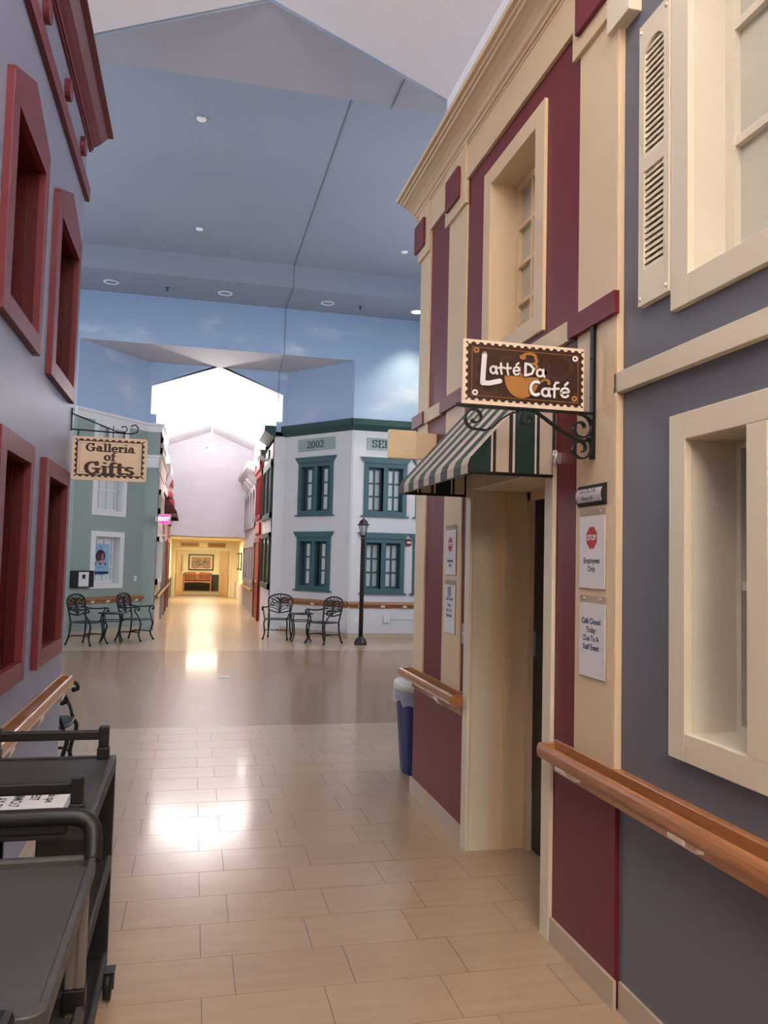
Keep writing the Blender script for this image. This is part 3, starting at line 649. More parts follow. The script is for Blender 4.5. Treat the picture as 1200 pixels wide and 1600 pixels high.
# ---- far fronts
def far_wall(fr, u0, u1, z0, z1, m, label, name, holes=()):
    w = MB(fr); wall_cells(w, u0, u1, z0, z1, -0.25, 0, list(holes)); return tag(w.build(name, m), label, 'wall', kind='structure')
def inner(u0, u1, z0, z1, cas, lights, mull, jw=None):
    jw = jw or cas; return [(u0 + jw, u1 - jw, z0 + cas, z1 - cas)]
# white building: slanted front and flat front
WR_UP = (0.46, 1.50, 2.60, 3.755); WR_LO = (0.47, 1.48, 0.965, 2.11)
far_wall(FR_R, -0.02, LR + 0.02, 0, 4.5, M_WHITE, 'white slanted shop front with two teal windows', 'wall_far', inner(*WR_UP, 0.095, 2, 0) + inner(*WR_LO, 0.095, 2, 0))
WF = [(3.465, 4.40, 2.585, 3.70), (3.455, 4.38, 0.955, 2.10), (4.60, 5.54, 2.585, 3.70), (4.56, 5.49, 0.955, 2.10)]
far_wall(FR_F, 3.18, AX1, 0, 4.5, M_WHITE, 'white flat shop front beside the lamp post', 'wall_far', sum([inner(*q, 0.09, 2, 0) for q in WF], []))
kw = dict(lights=2, mull=0.10, mun=0.035, cap=(0.125, 0.09, 0.06), sill=0.05)
def teal(n, fr, q, lab): window(n, fr, *q, lab, 0.09, 0.03, 0.17, 0.045, 2, 3, M_TEAL, M_TEAL, M_TEAL, M_PANE, **kw)
teal(8, FR_R, WR_UP, 'teal twin window under the 2002 plaque on the slanted white front')
teal(9, FR_R, WR_LO, 'teal twin window above the metal table on the slanted white front')
teal(10, FR_F, WF[0], 'teal twin window upstairs behind the lamp post on the flat white front')
teal(11, FR_F, WF[1], 'teal twin window downstairs behind the lamp post on the flat white front')
teal(12, FR_F, WF[2], 'teal twin window upstairs half hidden by the cafe corner')
teal(13, FR_F, WF[3], 'teal twin window downstairs half hidden by the cafe corner beside the alarm')
# dark green cornice with slanted face
CG = [(-0.01, 4.385), (0.02, 4.385), (0.10, 4.50), (0.10, 4.625), (-0.01, 4.625)]
g = MB(FR_R); g.prism(CG, -0.06, LR + 0.03, 0); g.fr = FR_F; g.prism(CG, 3.17, AX1, 0)
tag(g.build('trim_6', M_DTEAL), 'dark green cornice along the white shop fronts', 'trim', kind='structure')
# sage building, slanted front
WL_LO = (0.53, 1.445, 0.93, 2.095); WL_MID = (0.515, 1.455, 2.415, 3.50); WL_TOP = (0.49, 1.46, 3.86, 4.33)
far_wall(FR_L, -0.02, LL + 0.02, 0, 4.48, M_SAGE, 'sage green slanted shop front with white windows', 'wall_far', inner(*WL_LO, 0.11, 1, 0) + inner(*WL_MID, 0.11, 1, 0) + inner(*WL_TOP, 0.11, 1, 0))
far_wall(FR_F, AX0, -2.32, 0, 4.48, M_SAGE, 'sage green flat front behind the lavender-grey corner', 'wall_far')
kl = dict(mun=0.035)
window(14, FR_L, *WL_LO, 'white window holding the blue poster on the sage green front', 0.11, 0.03, 0.19, 0.045, 3, 3, M_OFFW, M_OFFW, M_OFFW, M_PANE, **kl)
window(15, FR_L, *WL_MID, 'white window just below the cream hanging sign on the sage green front', 0.11, 0.03, 0.19, 0.045, 3, 2, M_OFFW, M_OFFW, M_OFFW, M_PANE, **kl)
window(16, FR_L, *WL_TOP, 'white window behind the top of the cream hanging sign', 0.10, 0.03, 0.12, 0.03, 2, 1, M_OFFW, M_OFFW, M_OFFW, M_PANE, lights=2, mull=0.16, mun=0.03)
CW = [(-0.01, 4.33), (0.03, 4.33), (0.04, 4.45), (0.075, 4.47), (0.075, 4.52), (-0.01, 4.52)]
g = MB(FR_L); g.prism(CW, -0.03, LL + 0.03, 0); g.fr = FR_B; g.prism(CW, -1.11, -0.765, 0)
tag(g.build('trim_7', M_OFFW), 'white cornice on the sage green front', 'trim', kind='structure')
CB = [(-0.01, 3.545), (0.03, 3.545), (0.03, 3.76), (0.055, 3.78), (0.055, 3.82), (-0.01, 3.82)]
g = MB(FR_L); g.prism(CB, 1.6, LL + 0.02, 0); g.fr = FR_B; g.prism(CB, -1.10, -0.77, 0)
tag(g.build('trim_8', M_OFFW), 'white storey band on the corner of the sage green front', 'trim', kind='structure')
# base strips of the far fronts
g = MB(FR_R); g.box(0, LR, 0, 0.012, 0, 0.11); g.fr = FR_F; g.box(3.2, AX1, 0, 0.012, 0, 0.11); g.fr = FR_L; g.box(0, LL, 0, 0.012, 0, 0.11)
tag(g.build('baseboard_far', M_BASE), 'tan vinyl base along the far shop fronts', 'baseboard', kind='structure')

# ---- far corridor side walls
FXR, FXL, YE = 1.70, -0.80, 28.3
FR_CR = frame((FXR, 0, 0), (0, 1, 0), (-1, 0, 0)); FR_CL = frame((FXL, 0, 0), (0, 1, 0), (1, 0, 0))
w = MB(FR_B); w.box(1.70, 2.0, -0.25, 0, 0, 4.5); tag(w.build('wall_far', M_WHITE), 'narrow white return at the corner of the far corridor', 'wall', kind='structure')
w = MB(FR_B); w.box(-1.15, -0.80, -0.25, 0, 0, 4.4); tag(w.build('wall_far', M_SAGE), 'narrow sage green return at the corner of the far corridor', 'wall', kind='structure')
def cwall(fr, parts, lab, name):
    w = MB(fr)
    u0, u1, z0, z1, m = parts; w.box(u0, u1, -0.2, 0, z0, z1); return tag(w.build(name, m), lab, 'wall', kind='structure')
cwall(FR_CR, (18.33, 20.85, 0, 4.5, M_WHITE), 'white shop side wall at the start of the far corridor', 'wall_right')
cwall(FR_CR, (20.85, 23.1, 0, 4.35, M_SHPINK), 'rose shop wall with a red doorway in the far corridor', 'wall_right')
cwall(FR_CR, (23.1, YE, 0, 4.3, M_SHGREY), 'grey shop wall at the end of the far corridor', 'wall_right')
cwall(FR_CL, (18.33, 21.0, 0, 4.4, M_SHBEIGE), 'beige shop side wall at the start of the far corridor', 'wall_left')
cwall(FR_CL, (21.0, 24.2, 0, 4.1, M_SHBEIGE), 'beige shop wall with dark doors in the far corridor', 'wall_left')
cwall(FR_CL, (24.2, YE, 0, 3.6, M_SHPINK), 'rose shop wall with red doors at the end of the far corridor', 'wall_left')
w = MB(); w.box(FXR, XR + 0.1, 18.33, YE, 4.3, 4.5); w.box(XL - 0.1, FXL, 18.33, YE, 4.1, 4.5)
tag(w.build('trim_9', M_VAULT), 'white ledges above the far corridor shop fronts', 'trim', kind='structure')
# corridor end wall: painted lilac sky above a low yellow hall
w = MB(); w.prism([(XL, 2.32), (XR, 2.32), (XR, ZE), (XM, ZR), (XL, ZE)], YE, YE + 0.1, 1)
tag(w.build('wall_end', M_SKYE), 'lilac end wall painted with clouds above the low hall', 'wall', kind='structure')
w = MB(); w.box(XL, FXL, YE - 0.02, YE + 0.1, 0, 2.34); w.box(FXR, XR, YE - .02, YE + 0.1, 0, 2.34); tag(w.build('wall_end', M_SHBEIGE), 'beige cheeks beside the mouth of the low hall', 'wall', kind='structure')
YD = 34.0
w = MB(); w.box(-0.95, -0.85, YE, 40.4, 0, 2.34); tag(w.build('wall_left', M_YELLOW), 'yellow left wall of the low hall', 'wall', kind='structure')
w = MB(); w.box(1.78, 1.88, YE, 40.4, 0, 2.34); tag(w.build('wall_right', M_YELLOW), 'yellow right wall of the low hall hung with pictures', 'wall', kind='structure')
w = MB(); w.box(-0.95, 1.88, YE + 0.1, 40.4, 2.30, 2.38); tag(w.build('ceiling', M_YELLOW), 'low yellow ceiling of the end hall', 'ceiling', kind='structure')
w = MB(); w.box(-0.85, -0.70, YD, YD + 0.15, 0, 2.3); w.box(1.45, 1.78, YD, YD + 0.15, 0, 2.3); w.box(-0.70, 1.45, YD, YD + 0.15, 1.90, 2.3)
tag(w.build('wall_end', M_YELLOW), 'yellow wall with the double doorway at the end of the hall', 'wall', kind='structure')
w = MB(); w.box(-0.85, 1.78, 40.3, 40.4, 0.78, 2.3); tag(w.build('wall_end', M_YELLOW), 'yellow wall behind the bicycle picture', 'wall', kind='structure')
w = MB(); w.box(-0.85, 1.78, 40.28, 40.4, 0, 0.78); tag(w.build('trim_10', M_DKGREEN), 'dark olive wainscot behind the wooden bench', 'trim', kind='structure')
w = MB(); w.box(-0.851, -0.83, YE + 0.1, YD - 0.001, 0, 0.78); tag(w.build('trim_19', M_FRAME), 'dark brown dado low on the left wall of the hall', 'trim', kind='structure')
w = MB(); w.box(1.70, 1.78, YE, YD, 0, 0.62); tag(w.build('trim_11', M_SHBEIGE), 'pale dado low on the right wall of the hall', 'trim', kind='structure')

# ================================================================== THINGS
# ---- handrails: oak backplate, grip rail, brackets
def handrail(name, fr, u0, u1, z, label, n, wd, group=None, proud=0.085, ends=True, split=None):
    t = root(name, label, 'handrail', fr((u0 + u1) / 2, 0, z - 0.14), group)
    b = MB(fr)
    if split: b.box(u0, split, 0.0005, 0.036, z - 0.135, z); b.box(split, u1, 0.0195, 0.036, z - 0.135, z)
    else: b.box(u0, u1, 0.0005, 0.018, z - 0.135, z)
    b.build('back_board', wd, t, bevel=0.003)
    g = MB(fr)
    pr = []
    for k in range(16):
        a = 2 * PI * k / 16; pr.append((proud - 0.012 + 0.019 * math.cos(a), z - 0.045 + 0.034 * math.sin(a)))
    g.prism(pr, u0 - 0.01, u1 + 0.01, 0); g.build('grip', wd, t, bevel=0.002)
    if ends:
        for u in (u0, u1):
            e = MB(fr); e.prism([(0.016, z - 0.075), (proud - 0.012, z - 0.075), (proud - 0.004, z - 0.045), (proud - 0.012, z - 0.015), (0.016, z - 0.015)], u - 0.012, u + 0.012, 0); e.build('end_return', wd, t)
    for u in (n if isinstance(n, tuple) else [u0 + (u1 - u0) * (k + 0.5) / n for k in range(n)]):
        q = MB(fr); q.prism([(0.015, z - 0.125), (0.06, z - 0.118), (proud + 0.002, z - 0.09), (proud + 0.002, z - 0.072), (proud - 0.03, z - 0.072), (0.015, z - 0.09)], u - 0.045, u + 0.045, 0)
        q.build('bracket', M_BRACKET, t, bevel=0.004)
    return t
handrail('handrail', FR_RW, -0.6, 3.285, 0.870, 'long oak handrail on the lilac-grey wall starting at the cafe doorway', (3.08, 2.27, 1.45, 0.6), M_OAK, proud=0.105, split=2.775)
handrail('handrail', FR_C, 4.52, 5.72, 0.870, 'short oak handrail on the burgundy front between doorway and blue bin', 2, M_OAK)
handrail('handrail', FR_LW, 0.6, 5.50, 0.862, 'oak handrail under the oxblood windows behind the carts', 7, M_OAK, proud=0.075)
handrail('handrail', FR_R, 0.05, LR - 0.005, 0.765, 'oak handrail behind the metal table on the slanted white front', 3, M_OAKX, proud=0.07, ends=False)
handrail('handrail', FR_F, 3.205, 5.6, 0.765, 'oak handrail behind the lamp post on the flat white front', 5, M_OAKX, proud=0.07, ends=False)
handrail('handrail', FR_L, -0.03, LL + 0.02, 0.765, 'oak handrail behind the metal chairs on the sage green front', 5, M_OAKX, proud=0.07, ends=False)
handrail('handrail', FR_CL, 18.4, 27.6, 0.765, 'oak handrail along the beige left side of the far corridor', 7, M_OAK, proud=0.08)
handrail('handrail', FR_CR, 23.3, 28.2, 0.75, 'oak handrail under the grey shop windows of the far corridor', 4, M_OAK, proud=0.08)

# ---- striped awning over the cafe door
GRN, BRN, CRM, WHT = (0.006, 0.032, 0.023), (0.035, 0.016, 0.012), (0.62, 0.52, 0.40), (0.74, 0.70, 0.64)
AW0, AW1, AD, AZB, AZV, AZT = 3.33, 4.53, 0.405, 2.015, 2.085, 2.535
M_AWV = stripes('green_cream_stripe_front', 1, 0.20, 0.60 + 2.0, [(0.0, WHT), (0.05, CRM), (0.42, WHT), (0.46, BRN), (0.50, GRN), (0.95, BRN)])
M_AWS = stripes('green_cream_stripe_side', 0, 0.206, 0.405 + 2.06, [(0.0, GRN), (0.456, WHT), (0.498, BRN), (0.568, CRM), (0.86, BRN), (0.947, WHT)])
aw = root('awning', 'green and cream striped awning over the cafe doorway', 'awning', FR_C(3.93, 0, 2.0))
def abm(): return MB(FR_C)
NS = 8
def sag(d): return AZT + (AZV - AZT) * (d / AD)
a = abm()
for k in range(24):
    u0, u1 = AW0 + (AW1 - AW0) * k / 24, AW0 + (AW1 - AW0) * (k + 1) / 24
    a.quad((u0, 0.002, AZT), (u1, 0.002, AZT), (u1, AD, AZV), (u0, AD, AZV)); a.quad((u0, 0.002, AZT - .006), (u1, 0.002, AZT - .006), (u1, AD - .004, AZV - .006), (u0, AD - .004, AZV - .006))
a.build('canopy', M_AWV, aw, recalc=False)
a = abm(); a.prism([(AD, AZV + .002), (AD + 0.012, AZV - 0.03), (AD + 0.012, AZB), (AD + 0.006, AZB), (AD - 0.004, AZV - .002)], AW0, AW1, 0); a.build('valance', M_AWV, aw)
for u in (AW0, AW1):
    a = abm(); e = 0.004 if u == AW0 else -0.004
    a.prism([(0.002, AZB), (AD, AZB), (AD, AZV), (0.002, AZT)], u - 0.002, u + 0.002, 0); a.build('side_panel', M_AWS, aw)
a = abm(); a.tube([(AW0, 0.01, AZB + .004), (AW0, AD, AZB + .004), (AW1, AD, AZB + .004), (AW1, 0.01, AZB + .004)], 0.008, 6, smooth=False); a.build('frame', M_IRON, aw)
a = abm(); a.tube([(3.285, 0.02, 2.125), (3.285, 0.03, 2.06)], 0.007, 6); a.tube([(3.285, 0.025, 2.092), (3.30, 0.035, 2.118)], 0.005, 6); a.tube([(3.285, 0.025, 2.092), (3.27, 0.035, 2.07)], 0.005, 6); a.box(3.275, 3.295, 0.0, 0.022, 2.07, 2.12); a.build('cleat', M_STEEL, aw)

# ---- stamp edged boards
def stamp(mb, place, x0, x1, y0, y1, nx, ny, r, inward):
    """rectangle outline with half round bites"""
    P = []
    def side(ax, ay, bx, by, n):
        dx, dy = (bx - ax), (by - ay); L = math.hypot(dx, dy); tx, ty = dx / L, dy / L; nx_, ny_ = -ty, tx
        for k in range(n):
            c = L * (k + 0.5) / n
            for j in range(7):
                a = PI - PI * j / 6
                P.append((ax + tx * (c + r * math.cos(a)) + nx_ * r * math.sin(a) * inward, ay + ty * (c + r * math.cos(a)) + ny_ * r * math.sin(a) * inward))
    P.append((x0, y0)); side(x0, y0, x1, y0, nx); P.append((x1, y0)); side(x1, y0, x1, y1, ny); P.append((x1, y1)); side(x1, y1, x0, y1, nx); P.append((x0, y1)); side(x0, y1, x0, y0, ny)
    i = len(mb.v); 
    for p in P: mb.v.append(place(*p))
    mb.f.append(list(range(i, i + len(P))))
def ringline(mb, place, x0, x1, y0, y1, w):
    for q in ((x0, x1, y0, y0 + w), (x0, x1, y1 - w, y1), (x0, x0 + w, y0, y1), (x1 - w, x1, y0, y1)):
        i = len(mb.v)
        for p in ((q[0], q[2]), (q[1], q[2]), (q[1], q[3]), (q[0], q[3])): mb.v.append(place(*p))
        mb.f.append([i, i + 1, i + 2, i + 3])
def disc(mb, place, cx, cy, r0, r1, n=20):
    for k in range(n):
        a, b = 2 * PI * k / n, 2 * PI * (k + 1) / n; i = len(mb.v)
        for r, t in ((r0, a), (r1, a), (r1, b), (r0, b)): mb.v.append(place(cx + r * math.cos(t), cy + r * math.sin(t)))
        mb.f.append([i, i + 1, i + 2, i + 3])

SY = 2.955
LD = root('cafe_sign', 'brown stamp-edged hanging sign with white lettering and orange cup on scrolled iron bracket', 'sign', (1.28, SY, 2.05))
SX0, SX1, SZ0, SZ1 = 0.990, 1.503, 2.240, 2.494
MB().box(SX0, SX1, SY - 0.009, SY + 0.009, SZ0, SZ1).build('board', M_TANS, LD)
def ldp(d):       # crop pixels of the sign face -> board
    def P(x, y):
        yy = y - 0.0575 * (x - 105)
        return Vector((SX0 + (x - 104) / 940.0 * (SX1 - SX0), SY - 0.009 - d, SZ1 - (yy - 76) / 497.0 * (SZ1 - SZ0)))
    return P
def pix(u0, v0, u1, v1): return u0, u1, v0, v1
flat = lambda d: (lambda x, y: Vector((SX0 + x * (SX1 - SX0), SY - 0.009 - d, SZ0 + y * (SZ1 - SZ0))))
def stampxy(d): return lambda x, y: Vector((x, SY - 0.009 - d, y))
m = MB(); stamp(m, stampxy(0.0008), SX0 + 0.012, SX1 - 0.004, SZ0 + 0.014, SZ1 - 0.010, 16, 8, 0.0085, 1); m.build('panel', M_BROWN, LD, recalc=False)
m = MB(); ringline(m, stampxy(0.0016), SX0 + 0.036, SX1 - 0.026, SZ0 + 0.032, SZ1 - 0.030, 0.0018); m.build('border_line', M_ORNG, LD, recalc=False)
P2 = ldp(0.0014)
for p_ in ([arc(440, 270, 55, 60, 0, 300), arc(830, 280, 110, 90, 200, -60), arc(720, 280, 45, 50, 180, -60), arc(300, 460, 60, 40, 20, 300), arc(220, 300, 30, 60, 90, 260)]):
    m = MB(); nib(m, P2, [p_], 26, 30, flip=True); m.build('faint_swirl', M_BROWN2, LD, recalc=False)
m = MB(); P3 = ldp(0.0022)
cup = [(420, 353), (690, 368)] + [(555 + 135 * math.cos(math.radians(a)), 362 + 168 * math.sin(math.radians(a))) for a in range(6, 176, 8)]
i = len(m.v)
for p in cup: m.v.append(P3(*p))
m.f.append(list(range(len(cup))))
nib(m, P3, [arc(735, 405, 30, 24, 200, 380), arc(608, 205, 50, 24, 190, 360) + arc(625, 235, 42, 28, -40, 120), arc(560, 205, 16, 14, 190, 30), arc(590, 310, 60, 55, 130, 200), arc(640, 285, 28, 24, -90, 60)], 22, 20, flip=True)
m.build('cup_emblem', M_ORNG, LD, recalc=False)
for nm, mm, pts in (('rings', M_ORNG, ((203, 163), (967, 527))), ('rings', M_SIGNW, ((198, 490), (970, 210)))):
    P4 = ldp(0.0022)
    for c in pts: m = MB(); disc(m, P4, c[0], c[1], 9, 23); m.build('corner_ring', mm, LD, recalc=False)
LET = [([[(262, 195), (256, 300), (250, 418), (300, 420), (380, 402)]], 38),
       ([arc(330, 316, 22, 27, 20, 340), [(352, 290), (352, 320), (360, 346)]], 17), ([[(388, 264), (388, 320), (394, 346)], [(366, 300), (412, 297)]], 16), ([[(438, 264), (438, 322), (444, 350)], [(418, 302), (464, 299)]], 16),
       ([[(485, 322), (530, 316)] + arc(508, 320, 24, 30, -10, -320), [(505, 274), (522, 258)]], 15),
       ([[(576, 262), (576, 352)], [(574, 260), (612, 268), (640, 300), (628, 338), (574, 354)]], 20), ([arc(690, 332, 25, 28, 20, 340), [(716, 304), (714, 335), (724, 362)]], 18),
       ([arc(660, 452, 42, 52, -55, -300)], 24), ([arc(735, 482, 28, 30, 20, 340), [(762, 450), (760, 485), (770, 512)]], 20),
       ([[(838, 405), (815, 404), (804, 430), (804, 518)], [(780, 456), (838, 452)]], 18), ([[(858, 484), (918, 478)] + arc(888, 482, 32, 36, -10, -320), [(888, 424), (908, 404)]], 19)]
m = MB(); P5 = ldp(0.0036); P6 = ldp(0.0066)
for paths, wdt in LET: nib(m, P5, paths, wdt + 9, wdt + 9, 12, 0.00005, True)
m.build('letter_outline', M_BROWN, LD, recalc=False)
m = MB()
for paths, wdt in LET: nib(m, P6, paths, wdt, wdt, 12, 0.0001, True)
m.build('lettering', M_SIGNW, LD, recalc=False)
# scrolled iron bracket: x = distance from wall, flat straps 25 mm deep
BX = 1.552
b = MB(); b.box(BX - 0.012, BX + 0.002, SY - 0.013, SY + 0.013, 2.05, 2.605)
b.strap([(BX - 0.004, SY, 2.236), (BX - 0.55, SY, 2.231), (BX - 0.585, SY, 2.236)], 0.026, 0.008, (0, 1, 0))
for z in (2.30, 2.46, 2.10): b.ball((BX - 0.014, SY, z), 0.004, 6)
b.build('bracket', M_IRON, LD)
def spiral(cx, cz, r0, r1, a0, a1, n=26): return [(cx + (r0 + (r1 - r0) * k / n) * math.cos(math.radians(a0 + (a1 - a0) * k / n)), SY, cz + (r0 + (r1 - r0) * k / n) * math.sin(math.radians(a0 + (a1 - a0) * k / n))) for k in range(n + 1)]
for path in (spiral(BX - 0.056, 2.175, 0.055, 0.014, 100, -110 - 250), spiral(BX - 0.056, 2.092, 0.052, 0.014, 60, -430)):
    s = MB(); s.strap(path, 0.022, 0.006, (0, 1, 0)); s.build('scroll', M_IRON, LD)
s = MB()
sp = spiral(1.052, 2.188, 0.016, 0.044, 300, 60 - 5 + 0, 22)
q = [(1.052 + 0.012 * math.cos(math.radians(a)), SY, 2.195 + 0.012 * math.sin(math.radians(a))) for a in (-160, -220)]
big = spiral(1.045, 2.186, 0.018, 0.046, -130, 270 - 20, 30)
tail = [(1.085, SY, 2.140), (1.115, SY, 2.150), (1.150, SY, 2.185), (1.190, SY, 2.212), (1.235, SY, 2.226)]
s.strap(spiral(1.045, 2.188, 0.014, 0.047, -150, 290 - 360 + 360, 30) + tail, 0.022, 0.006, (0, 1, 0)); s.build('scroll', M_IRON, LD)
s = MB(); s.strap(spiral(1.262, 2.195, 0.012, 0.034, 420, 100, 22), 0.022, 0.006, (0, 1, 0)); s.build('scroll', M_IRON, LD)
s = MB(); s.strap([(1.30, SY, 2.226), (1.34, SY, 2.203), (1.42, SY, 2.150), (1.47, SY, 2.128), (1.52, SY, 2.122), (BX - 0.01, SY, 2.128)], 0.022, 0.008, (0, 1, 0)); s.build('brace', M_IRON, LD)

# ---- Galleria of Gifts
GY = 5.44
GS = root('gift_shop_sign', 'cream stamp-edged sign with dark brown lettering hung from a thin iron arm', 'sign', (-0.55, GY, 2.09))
GX0, GX1, GZ0, GZ1 = -0.776, -0.318, 2.094, 2.372
bd = MB(); rr = 0.014
pts = [(x + rr * math.cos(math.radians(a)), z + rr * math.sin(math.radians(a))) for x, z, a0 in ((GX1 - rr, GZ1 - rr, 0), (GX0 + rr, GZ1 - rr, 90), (GX0 + rr, GZ0 + rr, 180), (GX1 - rr, GZ0 + rr, 270)) for a in range(a0, a0 + 91, 15)]
bd.prism(pts, GY - 0.009, GY + 0.009, 1); bd.build('board', M_TANS, GS)
gp = lambda d: (lambda x, y: Vector((x, GY - 0.009 - d, y)))
m = MB(); stamp(m, gp(0.0008), GX0 + 0.016, GX1 - 0.016, GZ0 + 0.020, GZ1 - 0.014, 11, 7, 0.010, 1); m.build('stamp_edge', M_GBROWN, GS, recalc=False)
m = MB(); i = 0
for x, z in ((GX0 + .034, GZ0 + .036), (GX1 - .034, GZ0 + .036), (GX1 - .034, GZ1 - .030), (GX0 + .034, GZ1 - .030)): m.v.append(gp(0.0016)(x, z))
m.f.append([0, 1, 2, 3]); m.build('panel', M_TANS, GS, recalc=False)
m = MB(); ringline(m, gp(0.0024), GX0 + 0.046, GX1 - 0.046, GZ0 + 0.048, GZ1 - 0.042, 0.0016); m.build('border_line', M_GBROWN, GS, recalc=False)
# slab-serif letters drawn with a broad pen; units: x-height 1, ascender 1.55, baseline 0
def serif(x, y, w=0.34): return [(x - w / 2, y), (x + w / 2, y)]
GL = {
 'G': (1.55, [arc(0.72, 0.72, 0.55, 0.72, 50, 330, 20), [(1.18, 0.62), (1.18, 0.12)], [(0.85, 0.66), (1.40, 0.66)], [(1.12, 1.10), (1.12, 1.48)]]),
 'a': (1.08, [arc(0.42, 0.36, 0.24, 0.33, 40, 330), [(0.72, 0.0), (0.72, 0.70), (0.55, 0.98), (0.28, 0.92)], [(0.72, 0.02), (0.98, 0.02)]]),
 'l': (0.62, [[(0.30, 0), (0.30, 1.5)], serif(0.30, 0.02, 0.5), [(0.10, 1.5), (0.30, 1.5)]]),
 'e': (1.0, [[(0.20, 0.52), (0.80, 0.52)] + arc(0.48, 0.5, 0.34, 0.46, 10, 315)]),
 'r': (0.86, [[(0.28, 0), (0.28, 0.95)], serif(0.28, 0.02, 0.5), [(0.10, 0.95), (0.28, 0.95)], [(0.28, 0.6), (0.50, 0.92), (0.72, 0.86), (0.70, 0.72)]]),
 'i': (0.62, [[(0.30, 0), (0.30, 0.95)], serif(0.30, 0.02, 0.5), [(0.10, 0.95), (0.30, 0.95)], [(0.30, 1.38), (0.30, 1.40)]]),
 'o': (1.02, [arc(0.48, 0.48, 0.34, 0.46, 0, 360, 18)]),
 'f': (0.74, [[(0.30, 0), (0.30, 1.2), (0.44, 1.48), (0.66, 1.42)], serif(0.30, 0.02, 0.5), [(0.08, 0.92), (0.62, 0.92)]]),
 't': (0.80, [[(0.30, 1.35), (0.30, 0.25), (0.44, 0.03), (0.66, 0.14)], [(0.08, 0.94), (0.64, 0.94)]]),
 's': (0.90, [arc(0.42, 0.73, 0.27, 0.23, 40, 250, 10) + arc(0.42, 0.27, 0.29, 0.25, 90, -150, 12)]),
 '2': (0.98, [arc(0.45, 1.08, 0.32, 0.36, 170, -35, 12) + [(0.14, 0.05)], [(0.14, 0.05), (0.80, 0.05)], [(0.80, 0.05), (0.82, 0.25)]]),
 '0': (1.02, [arc(0.46, 0.72, 0.33, 0.70, 0, 360, 20)]),
 'S': (1.0, [[(0.74, 1.40), (0.76, 1.08)], arc(0.44, 1.08, 0.30, 0.35, 45, 250, 10) + arc(0.46, 0.38, 0.32, 0.36, 90, -150, 12), [(0.14, 0.40), (0.14, 0.05)]]),
 'E': (1.05, [[(0.24, 0), (0.24, 1.45)], [(0.08, 1.43), (0.84, 1.43)], [(0.84, 1.43), (0.84, 1.12)], [(0.24, 0.76), (0.66, 0.76)], [(0.08, 0.02), (0.86, 0.02)], [(0.86, 0.02), (0.86, 0.34)]]),
 'R': (1.12, [[(0.24, 0), (0.24, 1.45)], [(0.08, 1.43), (0.5, 1.43)] + arc(0.5, 1.10, 0.30, 0.33, 90, -90, 8) + [(0.24, 0.76)], [(0.5, 0.76), (0.95, 0.02)], [(0.08, 0.02), (0.42, 0.02)]]),
}
def serif_text(mb, place, s, x, y, h, w, thick=0.24, thin=0.10, width=None):
    tot = sum(GL[c][0] for c in s); sx = (width / tot) if width else h
    for c in s:
        adv, paths = GL[c]
        pp = [[(x + q[0] * sx, y + q[1] * h) for q in p] for p in paths]
        nib(mb, place, pp, thick * sx, thin * h, 10); x += adv * sx
GW = GX1 - GX0; GH = GZ1 - GZ0
m = MB(); PG = gp(0.0026)
serif_text(m, PG, 'Galleria', GX0 + 0.178 * GW, GZ1 - 0.330 * GH, 0.118 * GH, 1, 0.38, 0.22, width=0.66 * GW)
serif_text(m, PG, 'of', GX0 + 0.425 * GW, GZ1 - 0.535 * GH, 0.125 * GH, 1, 0.36, 0.21, width=0.16 * GW)
serif_text(m, PG, 'Gifts', GX0 + 0.17 * GW, GZ1 - 0.855 * GH, 0.185 * GH, 1, 0.40, 0.21, width=0.67 * GW)
m.build('lettering', M_GBROWN, GS, recalc=False)
b = MB()
b.box(LX - 0.001, LX + 0.008, GY - 0.012, GY + 0.012, 2.405, 2.55)
b.tube([(LX + 0.006, GY, 2.415), (-0.42, GY, 2.405), (-0.385, GY, 2.418), (-0.378, GY, 2.445), (-0.398, GY, 2.466), (-0.425, GY, 2.455)], 0.0045, 6)
b.tube([(LX + 0.006, GY, 2.515), (-0.62, GY, 2.455), (-0.50, GY, 2.412), (-0.462, GY, 2.412), (-0.446, GY, 2.43), (-0.458, GY, 2.452), (-0.485, GY, 2.445)], 0.004, 6)
for x in (-0.745, -0.465): b.tube([(x, GY, 2.412), (x, GY, 2.37)], 0.004, 6)
b.tube([(-0.532, GY, 2.45), (-0.532, GY, 2.372)], 0.003, 6)
b.build('hanging_arm', M_IRON, GS)

# ---- blank box sign on the far pilaster
bs = root('blank_sign', 'blank cream box sign sticking out beside the top of the awning', 'sign', (1.33, 5.2, 2.3))
MB().box(1.235, 1.425, 5.175, 5.225, 2.308, 2.498).build('box', mat('pale_yellow_sign', (0.86, 0.70, 0.44), 0.4), bs, bevel=0.003)
MB().box(1.425, CX - 0.001, 5.180, 5.222, 2.312, 2.488).build('mount', M_CREAM, bs, bevel=0.002)

